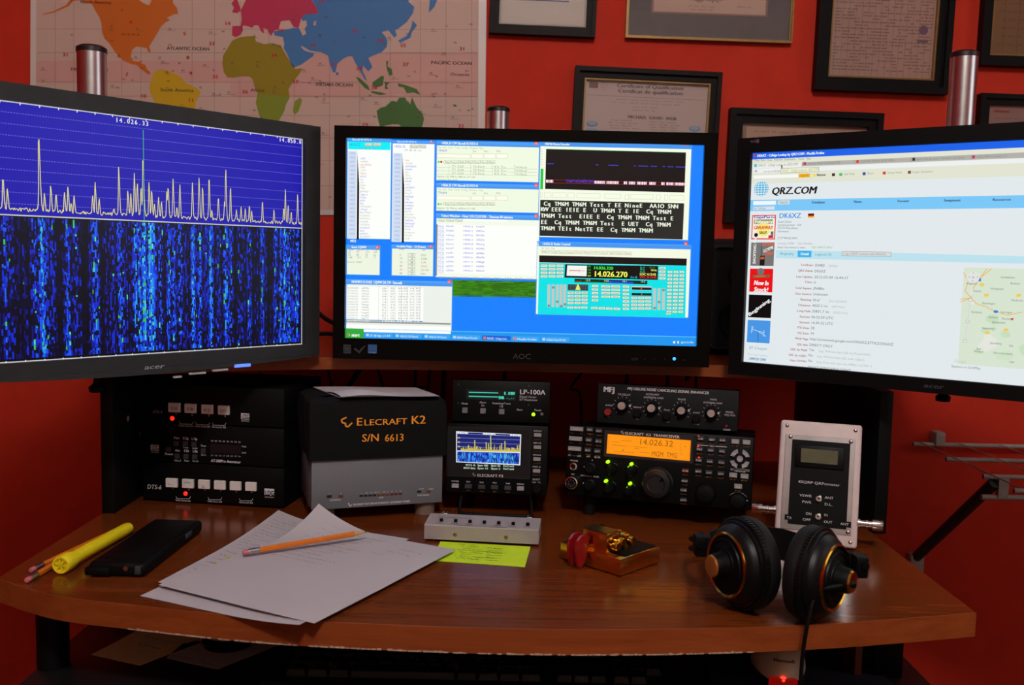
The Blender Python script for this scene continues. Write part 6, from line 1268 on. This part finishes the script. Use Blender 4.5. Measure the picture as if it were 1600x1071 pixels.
# headphones
hp = thing('headphones', 'black studio headphones with gold rings standing on the desk edge', 'headphones', (.285, 1.03, ZD))
M_CUP = mat('black_earcup_plastic', '#0a0a0b', .42, spec=.25); M_PAD = mat('black_vinyl_pad', '#070708', .6, noise=.3, scale=200, spec=.3); M_CAPG = mat('bronze_logo_cap', '#a8662e', .35, .5)
def cup(c, ax, flip):
    ax = Vector(ax).normalized(); Mx = Matrix.Translation(Vector(c)) @ Vector((0, 0, 1)).rotation_difference(ax).to_matrix().to_4x4()
    pts_ = [(0, -.030), (.026, -.030), (.042, -.031), (.048, -.029), (.0502, -.024), (.0495, -.018), (.047, -.0155)]
    MB().lathe(pts_, 56, Mx).build('ear_pad', M_PAD, hp)
    h_ = MB().lathe([(.047, -.016), (.0495, -.0145), (.0495, -.0095), (.0488, -.009), (.0462, -.009), (.0462, -.0055), (.0455, -.005), (.0432, -.0048), (.0418, -.001), (.0400, .0015), (.0375, .0036), (.0340, .0062)], 56, Mx).build('housing', M_CUP, hp)
    # knurled edge of the housing
    m = MB()
    for k in range(72):
        an = 2*math.pi*k/72; m.box((.0485, -.0009, -.0142), (.0505, .0009, -.0102), M=Mx @ Matrix.Rotation(an, 4, 'Z'))
    o = m.build('knurled_rim', M_CUP, h_)
    MB().lathe([(.0350, .0052), (.0352, .0074), (.0336, .0084), (.0318, .0072), (.0316, .0050)], 56, Mx).build('gold_ring', M_BRASS, hp)
    MB().lathe([(.0322, .0050), (.029, .0064), (.022, .0085), (.0150, .0110), (.0135, .017), (.0130, .0225), (.0118, .024)], 48, Mx).build('grille', M_BLK2, hp)
    MB().lathe([(.0118, .0235), (.0118, .0245), (.0105, .0262), (0, .0268)], 32, Mx).build('logo_cap', M_CAPG if flip < 0 else M_BRASS, hp)
    m = MB()
    for rr_ in (.0185, .0265):
        m.lathe([(rr_-.0006, .0085 if rr_ < .02 else .0072), (rr_, .0105 if rr_ < .02 else .0088), (rr_+.0006, .0085 if rr_ < .02 else .0072)], 48, Mx)
    m.build('grille_rib', M_CUP, hp)
    return Mx
off = Vector((.285, 1.03, ZD))
cL = Vector((.2415, 1.0105, ZD+.0508))-off; cR = Vector((.3360, .9765, ZD+.0508))-off
aL = (-.92, -.38, .02); aR = (.743, -.669, .02)
ML_ = cup(cL, aL, -1); MR_ = cup(cR, aR, 1)
for c, sg in ((cL, -1), (cR, 1)):
    p = c+(Vector((-.026, .040, .010)) if sg < 0 else Vector((.038, .018, .008))); MB().box((p.x-.007, p.y-.010, p.z-.013), (p.x+.007, p.y+.010, p.z+.011), .003).build('hinge_block', M_BLK, hp)
    MB().cyl(p+Vector((sg*.002, -.013, .002)), p+Vector((sg*.002, -.008, .002)), .004, n=14).build('hinge_bolt', M_BLK2, hp)
for dz in (0, .012):
    MB().tube([cL+Vector((-.024, .044, .002+dz)), cL+Vector((-.026, .090, -.010+dz)), cL+Vector((-.016, .135, -.026+dz)), cL+Vector((.012, .162, -.038+dz)), cL+Vector((.06, .170, -.040+dz)), cL+Vector((.11, .150, -.032+dz)), cR+Vector((.048, .080, -.010+dz)), cR+Vector((.038, .022, .002+dz))], .0022).build('headband_wire', M_BLK, hp)
# inner strap
m = MB(); pts_ = [cL+Vector((-.010, .070, -.002)), cL+Vector((-.004, .10, -.004)), cL+Vector((.020, .124, -.002)), cL+Vector((.055, .132, -.002)), cL+Vector((.088, .115, -.002)), cR+Vector((.040, .08, -.002)), cR+Vector((.04, .05, 0))]
prev = None
for i, p in enumerate(pts_):
    tn = (pts_[min(i+1, len(pts_)-1)]-pts_[max(i-1, 0)]).normalized(); nn = Vector((-tn.y, tn.x, 0)).normalized()*.0012
    ring = [m.bm.verts.new(p+nn+Vector((0, 0, -.028))), m.bm.verts.new(p-nn+Vector((0, 0, -.028))), m.bm.verts.new(p-nn+Vector((0, 0, .010))), m.bm.verts.new(p+nn+Vector((0, 0, .010)))]
    if prev:
        for k in range(4): m.bm.faces.new([prev[k], prev[(k+1) % 4], ring[(k+1) % 4], ring[k]])
    else: m.bm.faces.new(ring)
    prev = ring
m.bm.faces.new(list(reversed(prev))); m.build('headband_strap', M_PAD, hp)
pe = MR_ @ Vector((0, 0, .022)); 
MB().cyl(pe+Vector((.004, -.004, -.001)), pe+Vector((-.030, -.008, -.006)), .0042, .0030, 14).build('cable_relief', M_BLK, hp)
MB().tube([pe+Vector((-.030, -.008, -.006)), pe+Vector((-.040, -.012, -.016)), pe+Vector((-.046, -.016, -.040)), pe+Vector((-.0485, -.013, -.075)), pe+Vector((-.049, -.012, -.12)), pe+Vector((-.050, -.010, -.20)), pe+Vector((-.052, .0, -.34))], .0021, 10).build('cable', M_CAB, hp)

# ------------------------------------------------------------------ things on the keyboard tray (z = .628)
ZT = .6282
kb = thing('keyboard', 'black computer keyboard on the pull-out tray', 'keyboard', (-.008, 1.075, ZT+.0062), (R(4), 0, 0))
M_KBD = mat('black_keyboard_body', '#0d0d0f', .45); M_KEY = mat('black_key_cap', '#1b1b1e', .35)
MB().box((-.262, -.085, 0), (.215, .095, .014), .004, 2).build('body', M_KBD, kb)
def key_mesh(w):
    nm = 'key_%d' % int(w*10000); me = bpy.data.meshes.get(nm)
    if me: return me
    b = bmesh.new(); a, c = w/2-.0006, .0089; lo = [b.verts.new((x, y, 0)) for x, y in ((-a, -c), (a, -c), (a, c), (-a, c))]; hi = [b.verts.new((x, y, .0085)) for x, y in ((-a+.0018, -c+.0012), (a-.0018, -c+.0012), (a-.0018, c-.0022), (-a+.0018, c-.0022))]
    b.faces.new(hi); 
    for k in range(4): b.faces.new([lo[k], lo[(k+1) % 4], hi[(k+1) % 4], hi[k]])
    bmesh.ops.bevel(b, geom=[e for e in b.edges if e.verts[0].co.z > .008 or e.verts[1].co.z > .008], offset=.0007, segments=1, affect='EDGES'); me = bpy.data.meshes.new(nm); b.to_mesh(me); b.free(); me.materials.append(M_KEY); return me
legend = Panel([(0, 0), (1, 0), (1, 1), (0, 1)], [(0, 1), (1, 1), (1, 0), (0, 0)])
legend.sc = lambda x, y: (1., 1.); legend.uv = lambda x, y: (x, y)
def key(x, y, w, t_, big=True):
    o = bpy.data.objects.new('key', key_mesh(w)); COL.objects.link(o); o.parent = kb; o.location = (x, y, .0135)
    if t_: legend.text(x-w/2+.0045, y-(.0005 if len(t_) < 3 else .001), t_, .0029 if len(t_) < 3 else .0021, (238, 236, 234), None, 1)
U = .01905
xA, yA = -.1935, .004      # centre of the A key
rows = {0: [('Caps Lock', -1.375, 1.75)]+[(c, i, 1) for i, c in enumerate("ASDFGHJKL;'")]+[('Enter', 11.625, 2.25)],
        -1: [('Shift', -1.125, 2.25)]+[(c, i+.5, 1) for i, c in enumerate('ZXCVBNM,./')]+[('Shift', 11.375, 2.75)],
        -2: [('Ctrl', -1.625, 1.25), ('Win', -.375, 1.25), ('Alt', .875, 1.25), ('', 4.625, 6.25), ('Alt', 8.375, 1.25), ('Win', 9.625, 1.25), ('Menu', 10.875, 1.25), ('Ctrl', 12.125, 1.25)],
        1: [('Tab', -1.5, 1.5)]+[(c, i-.25, 1) for i, c in enumerate('QWERTYUIOP[]')]+[('\\', 12.0, 1.5)],
        2: [(c, i-1.75, 1) for i, c in enumerate('`1234567890-=')]+[('Back', 11.75, 2)]}
for rw_, ks in rows.items():
    for c, i, w in ks: key(xA+i*U, yA+rw_*U, w*U, c)
xN = .1385
for c, i, j in (('7', 0, 1), ('8', 1, 1), ('9', 2, 1), ('4', 0, 0), ('5', 1, 0), ('6', 2, 0), ('1', 0, -1), ('2', 1, -1), ('3', 2, -1), ('0', 0, -2), ('.', 1, -2)): key(xN+i*U, yA+j*U, U, c)
for c, i, j in (('^', 0, -1), ('<', -1, -2), ('v', 0, -2), ('>', 1, -2), ('Del', -1, 1), ('End', 0, 1), ('PgDn', 1, 1)): key(xN-2.35*U+i*U*1., yA+j*U, U, c)
lo_ = legend.build('key_legends', PRINT, kb); lo_.rotation_euler = (R(-90), 0, 0); lo_.location = (0, 0, .0135+.0086)
# mouse and mat
t = tag(MB().prism([(.235, .99), (.455, .99), (.445, 1.24), (.25, 1.24)], ZT, ZT+.003).build('mouse_mat', mat('navy_fabric', '#12142a', .9, noise=.2, scale=400)), 'dark navy mouse mat lying on the keyboard tray', 'mouse mat')
ms = thing('computer_mouse', 'ivory optical mouse glowing red at its tail', 'mouse', (.328, 1.114, ZT+.003), (0, 0, R(-10)))
def mouse_f(u, v):
    # u round the body, v from rim to crown
    an = 2*math.pi*u; x = .0315*math.cos(an)*(1+.10*math.sin(an)); y = .058*math.sin(an); k = math.cos(v*math.pi/2); return (x*k**.75, y*k**.8, .006+.031*math.sin(v*math.pi/2)*(1+.10*(-y/.058)))
m = MB(); nu, nv = 40, 12; g = [[m.bm.verts.new(mouse_f(i/nu, j/nv)) for i in range(nu)] for j in range(nv)]; tp = m.bm.verts.new(mouse_f(0, 1))
for j in range(nv-1):
    for i in range(nu): m.bm.faces.new([g[j][i], g[j][(i+1) % nu], g[j+1][(i+1) % nu], g[j+1][i]])
for i in range(nu): m.bm.faces.new([g[-1][i], g[-1][(i+1) % nu], tp])
m.build('shell', mat('ivory_plastic', '#e6dabf', .4, noise=.03), ms)
MB().lathe([(0, 0), (.034, 0), (.0345, .007), (.030, .0075)], 40, Matrix.Diagonal((.92, 1.69, 1, 1))).build('base', mat('dark_mouse_base', '#2a1210', .4), ms)
MB().prism([(-.016, -.0575), (-.008, -.0605), (.008, -.0605), (.016, -.0575), (.010, -.054), (0, -.048), (-.010, -.054)], .003, .013).build('tail_light', mat('red_translucent_glow', '#a80c06', .3, emit=.35, noise=.3, scale=120), ms)
MB().sphere((0, -.0575, .0115), .0036, 12).build('tail_led', mat('red_led_core', '#ff3020', .3, emit=3.0, noise=0), ms)
S = Panel([(0, 0), (1, 0), (1, 1), (0, 1)], [(0, 1), (1, 1), (1, 0), (0, 0)]); S.uv = lambda x, y: (x, y); S.sc = lambda x, y: (1, 1)
S.text(-.011, 0, 'Microsoft', .0036, (30, 26, 26), .013, 1, bold=.1)
so = S.build('logo', PRINT, ms); so.location = (0, -.0490, .0280); so.rotation_euler = (R(-38), 0, 0)
# note, card and metal disc
t, f = flat_sheet('sticky_note', 'tan sticky note with blue handwriting lying on the keyboard tray', 'note', [(-.462, 1.205), (-.370, 1.170), (-.4285, 1.088), (-.4975, 1.115)], mat('tan_note_paper', '#eaddaa', .75, noise=.04), ZT, lambda u, v: .004*max(0, 1-u-v)**2, nx=8, ny=8)
scribble(t, f, 'handwriting', [(.2, .3, .8, .32), (.3, .5, .75, .52)], (70, 96, 120), 8, .004)
t, f = flat_sheet('index_card', 'grey printed card under the metal disc on the keyboard tray', 'card', [(-.395, 1.205), (-.275, 1.165), (-.335, 1.082), (-.405, 1.110)], mat('grey_card', '#b4b4b8', .6, noise=.05), ZT, nx=3, ny=3)
scribble(t, f, 'print', [(.08, .9, .42, .9), (.55, .92, .92, .92)], (30, 30, 34), 9, .003)
t = thing('metal_disc', 'silver topped round paperweight on a black ribbed base', 'paperweight', (-.3445, 1.157, ZT+.0006))
MB().lathe([(0, 0), (.030, 0), (.031, .002), (.029, .004), (.031, .006), (.031, .010), (.028, .012), (.028, .014)], 40).build('base', M_GLOSS, t); MB().lathe([(.028, .0138), (.028, .0155), (.026, .0165), (0, .0168)], 40).build('disc', mat('dull_steel', '#9a999d', .4, .6), t)

# ------------------------------------------------------------------ loose things behind
sp = thing('desktop_speaker', 'dark grey rounded speaker standing on the shelf between two monitors', 'speaker', (.375, 1.64, .960))
MB().box((-.055, -.04, 0), (.055, .06, .195), .022, 4).build('cabinet', mat('dark_grey_speaker', '#141416', .6, spec=.3), sp); MB().box((-.045, -.043, .012), (.045, -.038, .18), .008, 2).build('grille', mat('speaker_cloth', '#131314', .9, noise=.3, scale=700), sp)
for z, r_ in ((.06, .03), (.135, .017)): MB().lathe([(r_, 0), (r_, .003), (r_*.8, .002), (0, -.001)], 28, Matrix.Translation((0, -.0425, z)) @ Matrix.Rotation(R(90), 4, 'X')).build('driver_ring', M_BLK, sp)
tag(cyl('conduit_pipe', (-.4865, 1.835, 0), (-.4865, 1.835, .942), .0075, mat('grey_white_pipe', '#a39a98', .5)), 'thin pale pipe standing behind the antenna boxes', 'pipe')
cabs = [('black cable hanging behind the curled paper', [(-.336, 1.72, .942), (-.325, 1.70, .90), (-.312, 1.69, .85), (-.31, 1.68, .742)], .0022),
        ('thick black cable slanting down behind the dust cover', [(-.245, 1.62, .942), (-.262, 1.60, .91), (-.285, 1.60, .86), (-.29, 1.60, .743)], .0045),
        ('black cable looping down toward the dust cover', [(-.24, 1.64, .942), (-.225, 1.62, .915), (-.212, 1.62, .86), (-.21, 1.62, .742)], .0024),
        ('straight black cable dropping behind the folded paper', [(-.165, 1.66, .942), (-.166, 1.65, .9), (-.168, 1.65, .742)], .0024),
        ('bent black cable dropping behind the folded paper', [(-.135, 1.66, .942), (-.143, 1.65, .9), (-.15, 1.65, .742)], .0024),
        ('stout black cable dropping behind the folded paper', [(-.115, 1.66, .942), (-.117, 1.65, .9), (-.12, 1.65, .743)], .0042),
        ('black cable hanging between dust cover and wattmeter', [(-.01, 1.66, .942), (-.012, 1.65, .9), (-.02, 1.65, .742)], .0032),
        ('black cable curling beside the wattmeter', [(.125, 1.62, .942), (.118, 1.60, .925), (.10, 1.59, .90), (.118, 1.60, .88), (.12, 1.62, .742)], .0022),
        ('short black cable behind the signal enhancer', [(.20, 1.62, .942), (.196, 1.62, .9), (.2, 1.63, .742)], .003),
        ('black cable crossing behind the signal enhancer', [(.255, 1.62, .942), (.266, 1.62, .91), (.25, 1.64, .742)], .003),
        ('crooked black cable behind the end of signal enhancer', [(.305, 1.62, .942), (.295, 1.61, .915), (.312, 1.62, .93), (.316, 1.63, .88), (.316, 1.65, .742)], .0024)]
for lb, pts_, r_ in cabs: tag(MB().tube([(*pts_[0][:2], .9408)]+pts_[1:], r_).build('cable', M_CAB), lb, 'cable', 'cables under the shelf')
tag(MB().tube([(-.62, 1.72, .9625), (-.45, 1.74, .9625), (-.36, 1.66, 1.02), (-.30, 1.60, 1.0), (-.20, 1.60, .9645)], .004).build('cable', M_CAB), 'black cable running between spectrum monitor and glossy monitor', 'cable')
tag(MB().tube([(-.55, 1.66, .9635), (-.42, 1.60, .9635), (-.30, 1.56, .985), (-.20, 1.57, .9635)], .0035).build('cable', M_CAB), 'lower black cable lying on the shelf beside the glossy monitor', 'cable')
tag(MB().tube([(.665, 1.60, .934), (.60, 1.61, .895), (.56, 1.615, .868), (.545, 1.63, .80), (.54, 1.65, .72), (.56, 1.72, .4), (.58, 1.78, .004)], .005).build('cable', M_CAB), 'thick black cable sloping down to the right hutch panel', 'cable')
bpy.data.objects.remove(_to)
